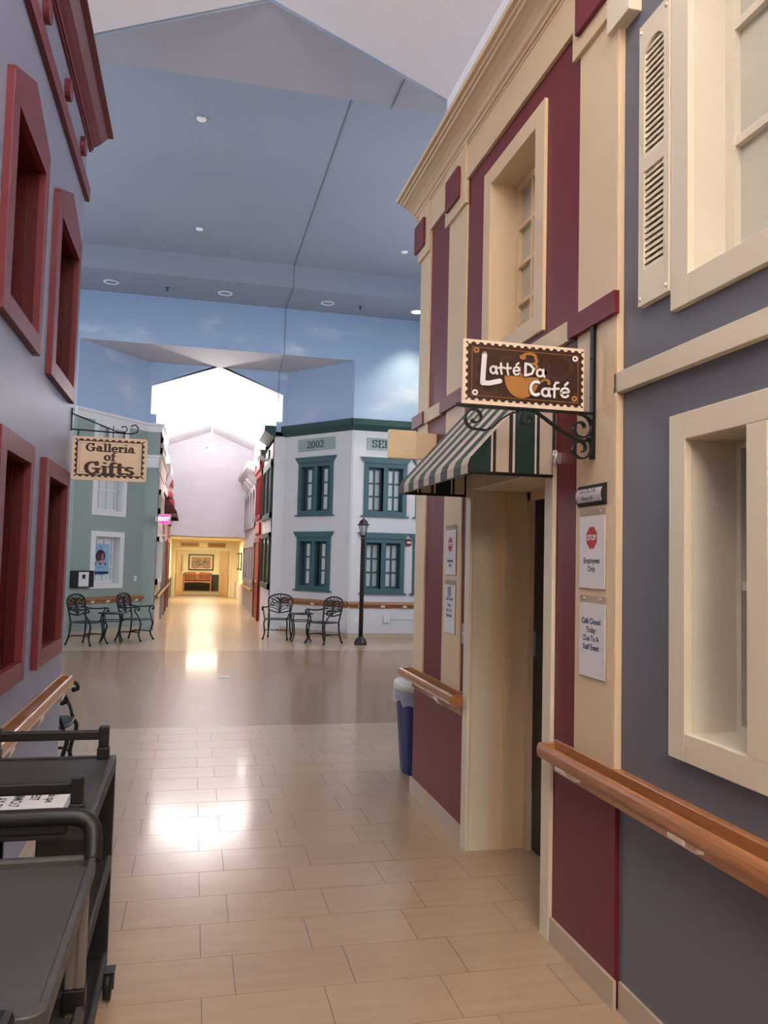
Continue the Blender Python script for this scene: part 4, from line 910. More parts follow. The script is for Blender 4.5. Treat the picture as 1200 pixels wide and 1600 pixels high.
# ---- notices on the pilasters
rt, upv = (0, -1, 0), (0, 0, 1)
pf = 0.0125
def holder(fr, u0, u1, z0, z1, zp, label, paperlab):
    t = root('notice_holder', label, 'notice', fr((u0 + u1) / 2, pf, z0))
    MB(fr).box(u0, u1, pf, pf + 0.004, z0, z1).build('acrylic_holder', M_ACRYL, t)
    MB(fr).box(u0 + 0.002, u1 - 0.002, pf + 0.004, pf + 0.0065, z0 + 0.003, zp).build('paper', M_PAPER, t)
    for u in (u0 + 0.04, u1 - 0.04): MB(fr).ball((u, pf + 0.005, z1 - 0.012), 0.005, 8).build('screw', M_STEEL, t)
    return t
def stop(fr, t, uc, zc, r, d):
    m = MB(fr); m.quad(*[(uc + r * math.cos(PI / 8 + PI / 4 * k), d, zc + r * math.sin(PI / 8 + PI / 4 * k)) for k in range(8)]); m.build('stop_emblem', M_STOP, t, recalc=False)
    glyph_text('STOP', r * 0.66, None, t, M_PAPER, fr(uc, d + 0.0004, zc), rt, upv, bold=0.0012, name='stop_lettering', spacing=0.95)
def line(fr, t, s, uc, z, size, m, bold=0.0, shear=0.0, d=pf + 0.007, sp=1.0): return glyph_text(s, size, None, t, m, fr(uc, d, z), rt, upv, bold=bold, shear=shear, spacing=sp)
h1 = holder(FR_C, 2.848, 3.060, 1.530, 1.850, 1.823, 'clear holder with red STOP Employees Only sheet on the near pilaster', '')
stop(FR_C, h1, 2.955, 1.735, 0.047, pf + 0.007); line(FR_C, h1, 'Employees', 2.955, 1.643, 0.031, M_INK, 0.0007); line(FR_C, h1, 'Only', 2.955, 1.610, 0.031, M_INK, 0.0007)
h2 = holder(FR_C, 2.842, 3.056, 1.180, 1.505, 1.475, 'clear holder with Café Closed Today sheet on the near pilaster', '')
for s, z in (('Café Closed', 1.402), ('Today', 1.368), ('Due To A', 1.334), ('Staff Event', 1.300)): line(FR_C, h2, s, 2.955, z, 0.031, M_NAVY, 0.0009)
h3 = holder(FR_C, 4.675, 4.890, 1.545, 1.855, 1.825, 'clear holder with STOP Employees Only sheet on the pilaster behind the awning', '')
stop(FR_C, h3, 4.783, 1.735, 0.047, pf + 0.007); line(FR_C, h3, 'Employees', 4.783, 1.635, 0.027, M_INK, 0.0007); line(FR_C, h3, 'Only', 4.783, 1.606, 0.027, M_INK, 0.0007)
h4 = holder(FR_C, 4.675, 4.888, 1.188, 1.515, 1.485, 'clear holder with Café Closed Today sheet on the pilaster behind the awning', '')
for s, z in (('Café Closed', 1.400), ('Today', 1.362), ('Due To A', 1.330), ('Staff Event', 1.298)): line(FR_C, h4, s, 4.783, z, 0.027, M_NAVY, 0.0007)
q = MB(FR_C); q.box(4.755, 4.815, pf + 0.007, pf + 0.009, 1.415, 1.475); q.box(4.765, 4.805, pf + 0.009, pf + 0.0095, 1.425, 1.465); q.build('drawing', M_SHGREY, h4)
rp = root('room_plaque', 'curved silver room plaque with black ends above the STOP notice on the near pilaster', 'plaque', FR_C(2.96, pf, 1.87))
def curve_prof(z0, z1, bulge, e): return [(pf, z0 - e), (pf, z1 + e)] + [(pf + 0.004 + (bulge + e) * math.sin(PI * k / 8), z1 + e - (z1 - z0 + 2 * e) * k / 8) for k in range(9)]
k_ = MB(FR_C); k_.prism(curve_prof(1.867, 1.946, 0.012, 0.003), 2.846, 3.078, 0); k_.build('body', M_INK, rp)
k_ = MB(FR_C); k_.prism(curve_prof(1.8675, 1.9455, 0.0175, 0.0), 2.862, 3.070, 0); k_.build('face', mat('silver_plaque_face', (0.62, 0.60, 0.64), 0.4, noise=0.02), rp)
line(FR_C, rp, 'Latt\u2019e Da Café', 2.965, 1.922, 0.023, M_INK, 0.0002, 0.25, d=pf + 0.0235); line(FR_C, rp, 'Room 116', 2.965, 1.893, 0.021, M_INK, 0.0004, 0.0, d=pf + 0.0235)
sw = root('switch_plate', 'metal switch plate at the edge of the burgundy strip by the doorway', 'switch', FR_C(4.53, 0, 1.15))
MB(FR_C).box(4.512, 4.575, 0.0005, 0.006, 1.150, 1.265).build('plate', M_STEEL, sw, bevel=0.001); MB(FR_C).box(4.538, 4.548, 0.006, 0.013, 1.200, 1.222).build('toggle', M_LID, sw)

# ---- blue bin
bn = root('recycling_bin', 'round blue plastic bin with white lid ring and clear liner past the cafe corner', 'bin', (1.875, 6.14, 0))
MB().lathe([(0.235, 0.0), (0.245, 0.02), (0.285, 0.52), (0.287, 0.525), (0.295, 0.53), (0.297, 0.60), (0.287, 0.605), (0.270, 0.60), (0.225, 0.03)], (1.875, 6.14, 0), 32, cap=False).build('body', M_BLUE, bn)
ln = MB()
for k in range(40):
    pass
prof = [(0.262, 0.58), (0.291, 0.612), (0.302, 0.598), (0.304, 0.56), (0.300, 0.515)]
i0 = len(ln.v); S = 40
for r, z in prof:
    for j in range(S):
        a = 2 * PI * j / S; w_ = random.uniform(-0.004, 0.010); zz = z + (random.uniform(-0.03, 0.03) if r == 0.300 else 0)
        ln.pt((1.875 + (r + w_) * math.cos(a), 6.14 + (r + w_) * math.sin(a), zz))
for k in range(len(prof) - 1):
    for j in range(S): ln.f.append([i0 + k * S + j, i0 + k * S + (j + 1) % S, i0 + (k + 1) * S + (j + 1) % S, i0 + (k + 1) * S + j])
ln.build('liner', M_LINER, bn)
MB().lathe([(0.14, 0.655), (0.14, 0.668), (0.27, 0.668), (0.300, 0.655), (0.306, 0.635), (0.306, 0.600), (0.300, 0.600), (0.298, 0.632), (0.26, 0.648)], (1.875, 6.14, 0), 36, cap=False).build('lid', M_LID, bn)
MB().lathe([(0.143, 0.640), (0.142, 0.66), (0.139, 0.66), (0.130, 0.61), (0.01, 0.60)], (1.875, 6.14, 0), 28).build('lid_opening', M_PBLUE, bn)

bn.scale = (1.04, 1.04, 1.06)

# ---- cast metal chairs and tables
def crv(pts, n=6):
    """Catmull-Rom through points"""
    P = [Vector(p) for p in pts]; P = [P[0] * 2 - P[1]] + P + [P[-1] * 2 - P[-2]]; out = []
    for k in range(1, len(P) - 2):
        for j in range(n):
            t = j / n; a, b, c, d = P[k - 1:k + 3]
            out.append(0.5 * ((2 * b) + (c - a) * t + (2 * a - 5 * b + 4 * c - d) * t * t + (3 * b - a - 3 * c + d) * t ** 3))
    out.append(P[-2]); return out
def make_chair():
    t = root('cast_metal_chair', 'x', 'chair', (0, 0, 0), 'cast metal cafe chairs', world_offset=False)
    m = MB()
    P = [(0.24 * math.copysign(abs(math.cos(a)) ** 0.6, math.cos(a)), 0.245 * math.copysign(abs(math.sin(a)) ** 0.6, math.sin(a))) for a in [2 * PI * k / 28 for k in range(28)]]
    m.prism(P, 0.395, 0.412, 2); m.build('seat', M_CIRON, t, bevel=0.004)
    for s in (-1, 1):
        g = MB(); g.tube(crv([(0.20, s * 0.215, 0.40), (0.235, s * 0.235, 0.33), (0.205, s * 0.225, 0.20), (0.20, s * 0.225, 0.12), (0.245, s * 0.245, 0.02)]), 0.016, 7); g.ball((0.25, s * 0.247, 0.018), 0.023); g.build('leg', M_CIRON, t)
        g = MB(); g.tube(crv([(-0.20, s * 0.21, 0.41), (-0.205, s * 0.215, 0.28), (-0.225, s * 0.225, 0.15), (-0.265, s * 0.24, 0.02)]), 0.016, 7); g.ball((-0.27, s * 0.242, 0.018), 0.023); g.build('leg', M_CIRON, t)
        g = MB(); g.tube(crv([(-0.242, s * 0.232, 0.645), (-0.10, s * 0.255, 0.63), (0.06, s * 0.27, 0.635), (0.17, s * 0.28, 0.65), (0.215, s * 0.283, 0.635), (0.225, s * 0.283, 0.60), (0.20, s * 0.281, 0.592)]), 0.0145, 7)
        g.ball((0.198, s * 0.281, 0.594), 0.021)
        g.tube(crv([(0.165, s * 0.279, 0.645), (0.125, s * 0.272, 0.57), (0.175, s * 0.25, 0.49), (0.205, s * 0.225, 0.405)]), 0.013, 7); g.build('arm', M_CIRON, t)
        g = MB(); g.tube(crv([(-0.232, s * 0.228, 0.125), (-0.17, s * 0.225, 0.165), (-0.05, s * 0.222, 0.175), (0.08, s * 0.222, 0.175), (0.17, s * 0.223, 0.165), (0.205, s * 0.227, 0.12)], 4), 0.0105, 6); g.build('stretcher', M_CIRON, t)
    g = MB(); g.tube([(0.0, -0.222, 0.175), (0.0, 0.222, 0.175)], 0.0105, 6); g.ball((0, 0, 0.19), 0.014); g.build('stretcher', M_CIRON, t)
    bx = lambda z: -0.20 - (z - 0.41) * 0.19
    fr = [(bx(0.41), -0.212, 0.41), (bx(0.55), -0.225, 0.55), (bx(0.70), -0.245, 0.70), (bx(0.79), -0.243, 0.79), (bx(0.85), -0.19, 0.85), (bx(0.885), -0.09, 0.885), (bx(0.893), 0, 0.893)]
    g = MB(); g.tube(crv(fr + [(p[0], -p[1], p[2]) for p in fr[-2::-1]], 5), 0.0155, 7); 
    g.tube(crv([(bx(0.57), -0.228, 0.57), (bx(0.535), -0.12, 0.535), (bx(0.515), 0, 0.515), (bx(0.535), 0.12, 0.535), (bx(0.57), 0.228, 0.57)]), 0.013, 6); g.build('back_frame', M_CIRON, t)
    g = MB()
    g.tube(crv([(bx(.515), 0, 0.515), (bx(.58), -0.004, 0.58), (bx(.66), 0.004, 0.66), (bx(.74), 0, 0.74), (bx(.885), 0, 0.885)]), [0.018] * 6 + [0.015] * 6 + [0.013] * 6 + [0.010] * 6 + [0.008], 6)
    for s in (-1, 1):
        for z0, (my, mz), (ey, ez) in ((0.54, (0.10, 0.60), (0.225, 0.62)), (0.58, (0.09, 0.66), (0.232, 0.68)), (0.63, (0.08, 0.70), (0.236, 0.745)), (0.68, (0.07, 0.75), (0.225, 0.80)), (0.71, (0.05, 0.79), (0.17, 0.855)), (0.74, (0.03, 0.80), (0.09, 0.878))):
            pts = crv([(bx(z0), 0, z0), (bx(mz), s * my, mz), (bx(ez), s * ey, ez)], 5); g.tube(pts, [0.0115 - 0.005 * k / (len(pts) - 1) for k in range(len(pts))], 5)
        for y, z, a in ((0.13, 0.705, 20), (0.16, 0.755, 30), (0.19, 0.70, 10), (0.12, 0.78, 50), (0.07, 0.73, 40), (0.15, 0.655, 5), (0.20, 0.655, -5), (0.17, 0.80, 40), (0.10, 0.82, 60), (0.05, 0.80, 70)):
            ca, sa = math.cos(math.radians(a)), math.sin(math.radians(a)); L, W = 0.038, 0.014
            g.prism([(s * (y + ca * L), z + sa * L), (s * (y - sa * W), z + ca * W), (s * (y - ca * L), z - sa * L), (s * (y + sa * W), z - ca * W)], bx(z) - 0.004, bx(z) + 0.004, 0)
    g.build('tree_ornament', M_CIRON, t)
    return t
chair0 = make_chair()
CH = [((-1.80, 15.44), -30, 'dark metal chair with tree-shaped back below the black leaflet box'),
      ((-1.03, 16.26), -25, 'dark metal chair with tree-shaped back right of the small table on the sage side'),
      ((1.72, 16.60), 254, 'dark metal chair with tree-shaped back left of the small table on the white side'),
      ((2.53, 15.72), 218, 'dark metal chair with tree-shaped back between small table and lamp post'),
      ((-1.04, 6.28), 0, 'dark metal chair whose arm pokes out past the lavender-grey wall end')]
for k, ((x, y), a, lab) in enumerate(CH):
    o = chair0 if k == 0 else dup(chair0)
    o.location = (x, y, 0); o.rotation_euler = (0, 0, math.radians(a)); o['label'] = lab
def make_table():
    t = root('cast_metal_table', 'x', 'table', (0, 0, 0), 'small cast metal tables', world_offset=False)
    m = MB(); m.lathe([(0.235, 0.528), (0.255, 0.532), (0.255, 0.546), (0.01, 0.550)], (0, 0, 0), 28); m.build('table_top', M_CIRON, t)
    for k in range(4):
        a = math.radians(45 + 90 * k); c, s = math.cos(a), math.sin(a)
        g = MB(); g.tube(crv([(0.22 * c, 0.22 * s, 0.53), (0.245 * c, 0.245 * s, 0.46), (0.215 * c, 0.215 * s, 0.30), (0.20 * c, 0.20 * s, 0.16), (0.255 * c, 0.255 * s, 0.02)]), 0.0145, 7); g.ball((0.26 * c, 0.26 * s, 0.018), 0.018); g.build('leg', M_CIRON, t)
    g = MB(); g.tube([(0.228 * math.cos(2 * PI * k / 28), 0.228 * math.sin(2 * PI * k / 28), 0.40) for k in range(28)], 0.009, 6, closed=True); g.build('ring', M_CIRON, t)
    return t
tb = make_table(); tb.location = (-1.43, 15.87, 0); tb['label'] = 'small round dark metal table between the two chairs on the sage side'
tb2 = dup(tb); tb2.location = (2.14, 16.20, 0); tb2['label'] = 'small round dark metal table between the two chairs on the white side'

# ---- lamp post
lp = root('lamp_post', 'purple-brown street lamp post with a small lantern before the white front', 'lamp', (3.225, 15.5, 0))
c_ = (3.225, 15.5, 0)
MB().lathe([(0.125, 0), (0.125, 0.035), (0.115, 0.05), (0.10, 0.10), (0.06, 0.135), (0.05, 0.15)], c_, 20).build('base', M_POST, lp)
MB().lathe([(0.043, 0.14), (0.043, 2.02), (0.05, 2.03), (0.05, 2.06), (0.03, 2.10)], c_, 16).build('pole', M_POST, lp)
MB().lathe([(0.035, 2.09), (0.075, 2.12), (0.04, 2.125), (0.03, 2.13)], c_, 12).build('lantern_base', M_POST, lp)
lg = MB().lathe([(0.045, 2.125), (0.088, 2.32)], c_, 6, smooth=False, cap=False).build('lantern_glass', M_LAMPG, lp)
g = MB()
for k in range(6):
    a = 2 * PI * k / 6; g.tube([(c_[0] + 0.046 * math.cos(a), c_[1] + 0.046 * math.sin(a), 2.125), (c_[0] + 0.090 * math.cos(a), c_[1] + 0.090 * math.sin(a), 2.32)], 0.007, 5)
g.build('lantern_bars', M_POST, lp)
MB().lathe([(0.125, 2.32), (0.125, 2.333), (0.095, 2.345), (0.075, 2.40), (0.035, 2.435), (0.012, 2.445), (0.014, 2.46), (0.004, 2.485)], c_, 16).build('lantern_roof', M_POST, lp)
MB().ball((c_[0], c_[1], 2.20), 0.028).build('bulb', M_LID, lp)

# ---- plaques with raised letters
pq = root('year_plaque', 'pale green plaque with raised 2002 above the teal window', 'plaque', FR_R(0.97, 0, 4.02))
MB(FR_R).box(0.42, 1.53, 0.0005, 0.02, 4.02, 4.295).build('plate', M_MINT, pq, bevel=0.003)
m = MB(); serif_text(m, lambda x, y: FR_R(x, 0.022, y), '2002', 0.70, 4.08, 0.105, 1, 0.30, 0.17, width=0.52); m.build('lettering', M_SLATE, pq, recalc=False)
pq = root('name_plaque', 'pale green plaque starting SER half hidden by the blank sign', 'plaque', FR_F(4.06, 0, 3.98))
MB(FR_F).box(3.51, 4.62, 0.0005, 0.02, 3.985, 4.24).build('plate', M_MINT, pq, bevel=0.003)
m = MB(); serif_text(m, lambda x, y: FR_F(x, 0.022, y), 'SER', 3.61, 4.04, 0.105, 1, 0.30, 0.17, width=0.42); m.build('lettering', M_SLATE, pq, recalc=False)

# ---- small wall things of the far fronts
al = root('fire_alarm', 'maroon fire alarm strobe between teal windows near the cafe corner', 'alarm', FR_F(4.455, 0, 1.96))
MB(FR_F).prism([(4.395, 1.975), (4.455, 1.955), (4.515, 1.975), (4.515, 2.11), (4.395, 2.11)], 0.0005, 0.05, 1).build('housing', M_ALARM, al, bevel=0.004)
m = MB(FR_F); m.ball((4.435, 0.052, 2.03), 0.022); m.ball((4.475, 0.052, 2.03), 0.026); m.build('strobe', M_SIGNW, al)
oc = root('outlet_raceway', 'white surface conduit with two outlet boxes low on the flat white front', 'outlet', FR_F(4.3, 0, 0.33))
for u in (4.02, 4.66): 
    ob = MB(FR_F).box(u - 0.062, u + 0.062, 0.0005, 0.05, 0.335, 0.475).build('outlet_box', M_OFFW, oc, bevel=0.004)
    q = MB(FR_F)
    for z in (0.375, 0.43): q.box(u - 0.02, u + 0.02, 0.05, 0.053, z - 0.016, z + 0.016)
    q.build('socket', M_GREYW, ob)
MB(FR_F).box(4.082, 4.60, 0.0005, 0.018, 0.405, 0.425).build('conduit', M_OFFW, oc)
MB(FR_F).box(3.33, 3.40, 0.0005, 0.008, 0.33, 0.45).build('wall_plate', M_OFFW, at=FR_F(3.36, 0, 0.33))
tag(bpy.data.objects['wall_plate'], 'white blank wall plate just behind the lamp post', 'plate')
ls = root('light_switch', 'white light switch on the sage green front right of the poster window', 'switch', FR_L(1.845, 0, 1.07))
MB(FR_L).box(1.805, 1.885, 0.0005, 0.008, 1.065, 1.185).build('plate', M_OFFW, ls, bevel=0.001); MB(FR_L).box(1.84, 1.85, 0.008, 0.016, 1.11, 1.14).build('toggle', M_LID, ls)
bx_ = root('leaflet_box', 'black wall box with a white leaflet beside the poster window', 'box', FR_L(0.275, 0, 0.965))
MB(FR_L).box(0.025, 0.52, 0.0005, 0.14, 0.97, 1.295).build('case', M_INK, bx_, bevel=0.006)
MB(FR_L).box(0.12, 0.38, 0.141, 0.143, 0.985, 1.27).build('leaflet', M_PAPER, bx_)
m = MB()
for k in range(7):
    a = math.radians(-60 + 20 * k); nib(m, lambda x, y: FR_L(x, 0.1436, y), [[(0.25, 1.15), (0.25 + 0.055 * math.sin(a), 1.165 + 0.055 * math.cos(a))]], 0.016, 0.016, 6)
nib(m, lambda x, y: FR_L(x, 0.1436, y), [[(0.20, 1.145), (0.30, 1.145)]], 0.014, 0.016, 6)
m.build('emblem', M_PDARK, bx_, recalc=False)
# poster: hangs in front of the sash
po = root('poster', 'pale blue poster with a round portrait of two people taped in the white window', 'poster', FR_L(0.92, -0.1, 1.23))
PD = -0.115
MB(FR_L).box(0.665, 1.175, PD, PD + 0.002, 1.275, 1.835).build('sheet', M_POSTER, po)
MB(FR_L).box(0.665, 1.175, PD, PD + 0.002, 1.222, 1.275).build('blue_band', M_PBLUE, po)
pl = lambda d: (lambda x, y: FR_L(x, PD + 0.002 + d, y))
m = MB(); disc(m, pl(0.0006), 0.93, 1.585, 0.0, 0.135, 24); m.build('round_photo', M_PDARK, po, recalc=False)
m = MB(); nib(m, pl(0.0012), [[(0.868, 1.60), (0.875, 1.57)]], 0.085, 0.13, 12); m.build('portrait', M_PSKIN2, po, recalc=False)
m = MB(); nib(m, pl(0.0012), [[(0.99, 1.59), (0.985, 1.56)]], 0.09, 0.13, 12); m.build('portrait', M_PSKIN, po, recalc=False)
m = MB(); nib(m, pl(0.0018), [[(0.90, 1.46), (0.98, 1.47)]], 0.12, 0.07, 12); nib(m, pl(0.0018), [[(0.80, 1.435), (0.86, 1.45), (1.03, 1.45), (1.08, 1.435)]], 0.03, 0.04, 8); m.build('ribbon_print', M_PPINK, po, recalc=False)
m = MB()
for x in (0.80, 0.93, 1.07):
    for a in range(5): nib(m, pl(0.0022), [[(x, 1.43), (x + 0.028 * math.cos(math.radians(90 + 72 * a)), 1.43 + 0.028 * math.sin(math.radians(90 + 72 * a)))]], 0.013, 0.013, 6)
m.build('star_print', M_PDARK, po, recalc=False)
m = MB(); nib(m, pl(0.0012), [[(0.85, 1.375), (1.02, 1.375)], [(0.84, 1.35), (1.03, 1.35)]], 0.006, 0.008, 6); nib(m, pl(.0012), [[(0.91, 1.78), (0.95, 1.78)], [(0.89, 1.755), (0.97, 1.755)]], 0.01, 0.014, 6); m.build('small_print', mat('faint_blue_print', (0.16, 0.30, 0.45), 0.4, noise=0), po, recalc=False)

# ---- exit sign over the corridor mouth
ex = root('exit_sign', 'glowing pink-red EXIT sign hanging at the mouth of the far corridor', 'sign', (-0.64, 18.1, 2.3))
MB().box(-0.765, -0.505, 18.08, 18.14, 2.312, 2.522).build('housing', M_GREYW, ex, bevel=0.004)
MB().box(-0.755, -0.545, 18.073, 18.08, 2.326, 2.508).build('face', M_EXIT, ex)
glyph_text('EXIT', 0.11, None, ex, M_EXITL, (-0.650, 18.071, 2.418), (1, 0, 0), upv, bold=0.006, spacing=1.0)
MB().box(-0.83, -0.765, 18.10, 18.12, 2.36, 2.48).box(-0.83, -0.812, 18.12, 18.2995, 2.36, 2.48).build('bracket', M_GREYW, ex)

# ---- shop details in the far corridor (right side)
def shop_window(fr, u0, u1, z0, z1, lab, mf, mp, n, arch=False, head=0.0, d=0.05):
    t = root('shop_window', lab, 'window', fr((u0 + u1) / 2, 0, z0), kind='structure')
    c = MB(fr); w_ = (u1 - u0); st_ = w_ / n; cw_ = 0.09
    c.box(u0, u1, 0, d, z0, z0 + 0.13); c.box(u0, u1, 0, d, z1 - 0.11, z1 + head)
    for k in range(n + 1):
        u = u0 + st_ * k; c.box(max(u0, u - cw_ / 2), min(u1, u + cw_ / 2), 0, d, z0, z1)
    c.build('casing', mf, t)
    for k in range(n):
        MB(fr).box(u0 + st_ * k + 0.04, u0 + st_ * (k + 1) - 0.04, 0.0005, 0.012, z0 + 0.12, z1 - 0.1).build('pane', mp, t)
        if arch:
            a = MB(fr); um = u0 + st_ * (k + 0.5); r = st_ / 2 - 0.04
            a.prism([(um - r, z1 - 0.1), (um - r, z1 - 0.1 - r * .8)] + [(um + r * math.cos(PI - PI * j / 8), z1 - 0.1 - r * .8 + r * .8 * math.sin(PI - PI * j / 8)) for j in range(1, 8)] + [(um + r, z1 - 0.1 - r * .8), (um + r, z1 - 0.1)], 0.002, d * 0.9, 1); a.build('arch', mf, t)
    return t
shop_window(FR_CR, 18.52, 20.62, 2.55, 3.85, 'tall green shop window high on the white corridor wall', M_SHGREEN, M_DARK, 2, head=0.06)
shop_window(FR_CR, 18.50, 20.55, 0.92, 2.22, 'green shop window low on the white corridor wall', M_SHGREEN, M_DARK, 2, head=0.0)
shop_window(FR_CR, 21.15, 22.95, 2.66, 3.92, 'bright red window high on the rose corridor wall', M_SHRED, M_SHRED, 3, head=0.05)
shop_window(FR_CR, 23.3, 28.0, 2.52, 3.75, 'four arched windows high on the grey corridor wall', M_SHGREY, M_GLASSG, 4, arch=True, head=0.0)
shop_window(FR_CR, 23.3, 28.0, 0.86, 2.06, 'four shop windows low on the grey corridor wall', M_SHGREY, M_GLASSG, 4, head=0.0)
shop_window(FR_CL, 18.6, 20.9, 2.55, 3.10, 'beige window high on the beige corridor wall', M_SHBEIGE, M_PANE, 3)
shop_window(FR_CL, 18.6, 20.9, 3.90, 4.25, 'beige attic panels on the beige corridor wall', M_SHBEIGE, M_PANE, 3)
shop_window(FR_CL, 18.6, 21.0, 0.98, 2.05, 'pale window low on the beige corridor wall', M_OFFW, M_PANE, 3)
shop_window(FR_CL, 24.6, 27.8, 2.60, 3.40, 'red framed window high on the rose corridor wall', M_SHRED, M_SHRED, 3)
def shop_door(n, fr, u0, u1, z1, lab, mf, ml):
    t = root('door_%d' % n, lab, 'door', fr((u0 + u1) / 2, 0, 0), kind='structure')
    c = MB(fr); c.box(u0, u0 + 0.1, 0, 0.06, 0, z1 + 0.1); c.box(u1 - 0.1, u1, 0, 0.06, 0, z1 + 0.1); c.box(u0 + 0.1, u1 - 0.1, 0, 0.06, z1, z1 + 0.1); c.build('casing', mf, t)
    for k in range(2):
        a = u0 + 0.1 + (u1 - u0 - 0.2) * k / 2; b = a + (u1 - u0 - 0.2) / 2
        l = MB(fr).box(a + 0.004, b - 0.004, 0.0005, 0.03, 0.01, z1 - 0.004).build('door_leaf', ml, t); MB(fr).box(a + 0.1, b - 0.1, 0.03, 0.036, 0.9, z1 - 0.2).build('pane', M_DARK if ml is not M_SHRED else mat('deep_red_panel', (0.20, 0.015, 0.012), 0.4), l)
        MB(fr).ball((b - 0.05 if k == 0 else a + 0.05, 0.05, 1.0), 0.025).build('knob', M_STEEL, l)
    return t
shop_door(2, FR_CR, 21.2, 22.8, 2.05, 'red shop doors in the rose wall of the far corridor', M_SHRED, M_SHRED)
shop_door(3, FR_CL, 21.7, 23.4, 2.03, 'dark grey shop doors in the beige wall of the far corridor', M_SHGREY, M_GLASSG)
shop_door(4, FR_CL, 24.8, 26.9, 2.03, 'red shop doors in the rose left wall of the far corridor', M_SHRED, M_SHRED)
def cor(fr, prof, u0, u1, m, lab, n):
    c = MB(fr); c.prism(prof, u0, u1, 0); return tag(c.build('trim_%d' % n, m), lab, 'trim', kind='structure')
cor(FR_CR, [(-.01, 4.36), (0.02, 4.36), (0.24, 4.50), (0.24, 4.62), (-.01, 4.62)], 18.2, 19.9, M_DTEAL, 'dark green cornice returning into the far corridor', 12)
cor(FR_CR, [(-.01, 4.10), (0.02, 4.10), (0.16, 4.22), (0.16, 4.33), (-.01, 4.33)], 20.2, 21.0, M_SHGREEN, 'small green cornice above the sign in the far corridor', 13)
cor(FR_CR, [(-.01, 3.98), (0.02, 3.98), (0.30, 4.26), (0.30, 4.36), (-.01, 4.36)], 23.0, 28.0, M_SHGREY, 'deep grey cornice on the grey corridor shop', 14)
cor(FR_CL, [(-.01, 4.33), (0.03, 4.33), (0.05, 4.45), (0.08, 4.47), (0.08, 4.52), (-.01, 4.52)], 18.25, 21.2, M_OFFW, 'white cornice returning into the far corridor', 15)
cor(FR_CL, [(-.01, 3.44), (0.02, 3.44), (0.05, 3.74), (0.09, 3.78), (0.09, 3.82), (-.01, 3.82)], 18.25, 21.4, M_SHBEIGE, 'beige storey band of the far corridor', 16)
cor(FR_CL, [(-.01, 3.55), (0.02, 3.55), (0.14, 3.85), (0.14, 4.05), (-.01, 4.05)], 21.8, 23.9, M_SHGREY, 'grey cornice over the dark corridor doors', 17)
for k, (u0, u1) in enumerate(((23.6, 24.0), (24.7, 25.1), (25.8, 26.2), (26.9, 27.3))):
    b = MB(FR_CR); b.prism([(0, 3.78), (0.08, 3.80), (0.24, 4.0), (0.24, 4.05), (0, 4.05)], u0 + 0.1, u1 - 0.1, 0); b.build('cornice_bracket', M_SHGREY, bpy.data.objects['trim_14'])
pd = root('red_pediment', 'red carved pediment crowning the rose shop front', 'pediment', FR_CR(22.0, 0, 4.0))
m = MB(FR_CR); m.box(21.05, 22.95, 0.002, 0.10, 3.95, 4.06); m.prism([(21.4, 4.061), (22.6, 4.06), (22.3, 4.38), (22.15, 4.56), (22.0, 4.62), (21.85, 4.56), (21.7, 4.38)], 0.002, 0.08, 1); m.build('board', M_SHRED, pd)
m = MB(FR_CR); m.prism([(22.0 + 0.11 * math.cos(2 * PI * j / 14), 4.35 + 0.11 * math.sin(2 * PI * j / 14)) for j in range(14)], 0.081, 0.11, 1)
m.build('rosette', M_SHPINK, pd)
for u in (21.15, 22.75): MB(FR_CR).box(u, u + 0.12, 0.002, 0.11, 4.06, 4.22).build('end_block', M_SHRED, pd)
sg = root('shop_sign', 'small rose framed sign board above the red corridor doors', 'sign', FR_CR(22.0, 0, 2.24))
MB(FR_CR).box(21.3, 22.8, 0.0005, 0.05, 2.26, 2.56).build('frame', M_SHRED, sg); MB(FR_CR).box(21.4, 22.7, 0.05, 0.055, 2.31, 2.51).build('face', M_SHPINK, sg)
sg = root('shop_sign', 'small green framed sign board high on the white corridor wall', 'sign', FR_CR(19.9, 0, 4.0))
MB(FR_CR).box(19.35, 20.1, 0.0005, 0.04, 4.02, 4.22).build('frame', M_SHGREEN, sg); MB(FR_CR).box(19.42, 20.03, 0.04, 0.045, 4.06, 4.18).build('face', M_SHBEIGE, sg)
ma = root('maroon_awning', 'maroon canvas awning over the corridor doors behind the EXIT sign', 'awning', FR_CL(22.4, 0, 2.6))
AP = [(0.0, 3.30), (0.08, 3.16), (0.22, 2.96), (0.33, 2.80), (0.36, 2.72), (0.36, 2.62)]
m = MB(FR_CL); m.prism(AP + [(0.35, 2.62), (0.35, 2.71), (0.0, 3.28)], 21.6, 23.6, 0); m.build('canopy', M_MAROON, ma)
for u in (21.6, 23.6): m = MB(FR_CL); m.prism(AP + [(0, 2.62)], u - 0.004, u + 0.004, 0); m.build('side_panel', M_MAROON, ma)
for z in (2.65, 2.70): m = MB(FR_CL); m.box(21.595, 23.6, 0.355, 0.364, z, z + 0.016); m.box(21.592, 21.595, 0.0, 0.36, z, z + 0.016); m.build('white_piping', M_SHGREY, ma)
rb = root('red_shop_boards', 'stepped red sign boards sticking up at the end of the left corridor side', 'sign', FR_CL(25.5, 0, 3.0))
for z0, z1, d in ((3.78, 4.00, 0.10), (3.40, 3.56, 0.10), (3.05, 3.35, 0.16)): MB(FR_CL).box(25.2, 26.6, 0.0005, d, z0, z1).build('board', M_SHRED, rb)
MB(FR_CL).box(25.4, 26.4, 0.0005, 0.06, 3.56, 3.78).build('face', M_SHPINK, rb)
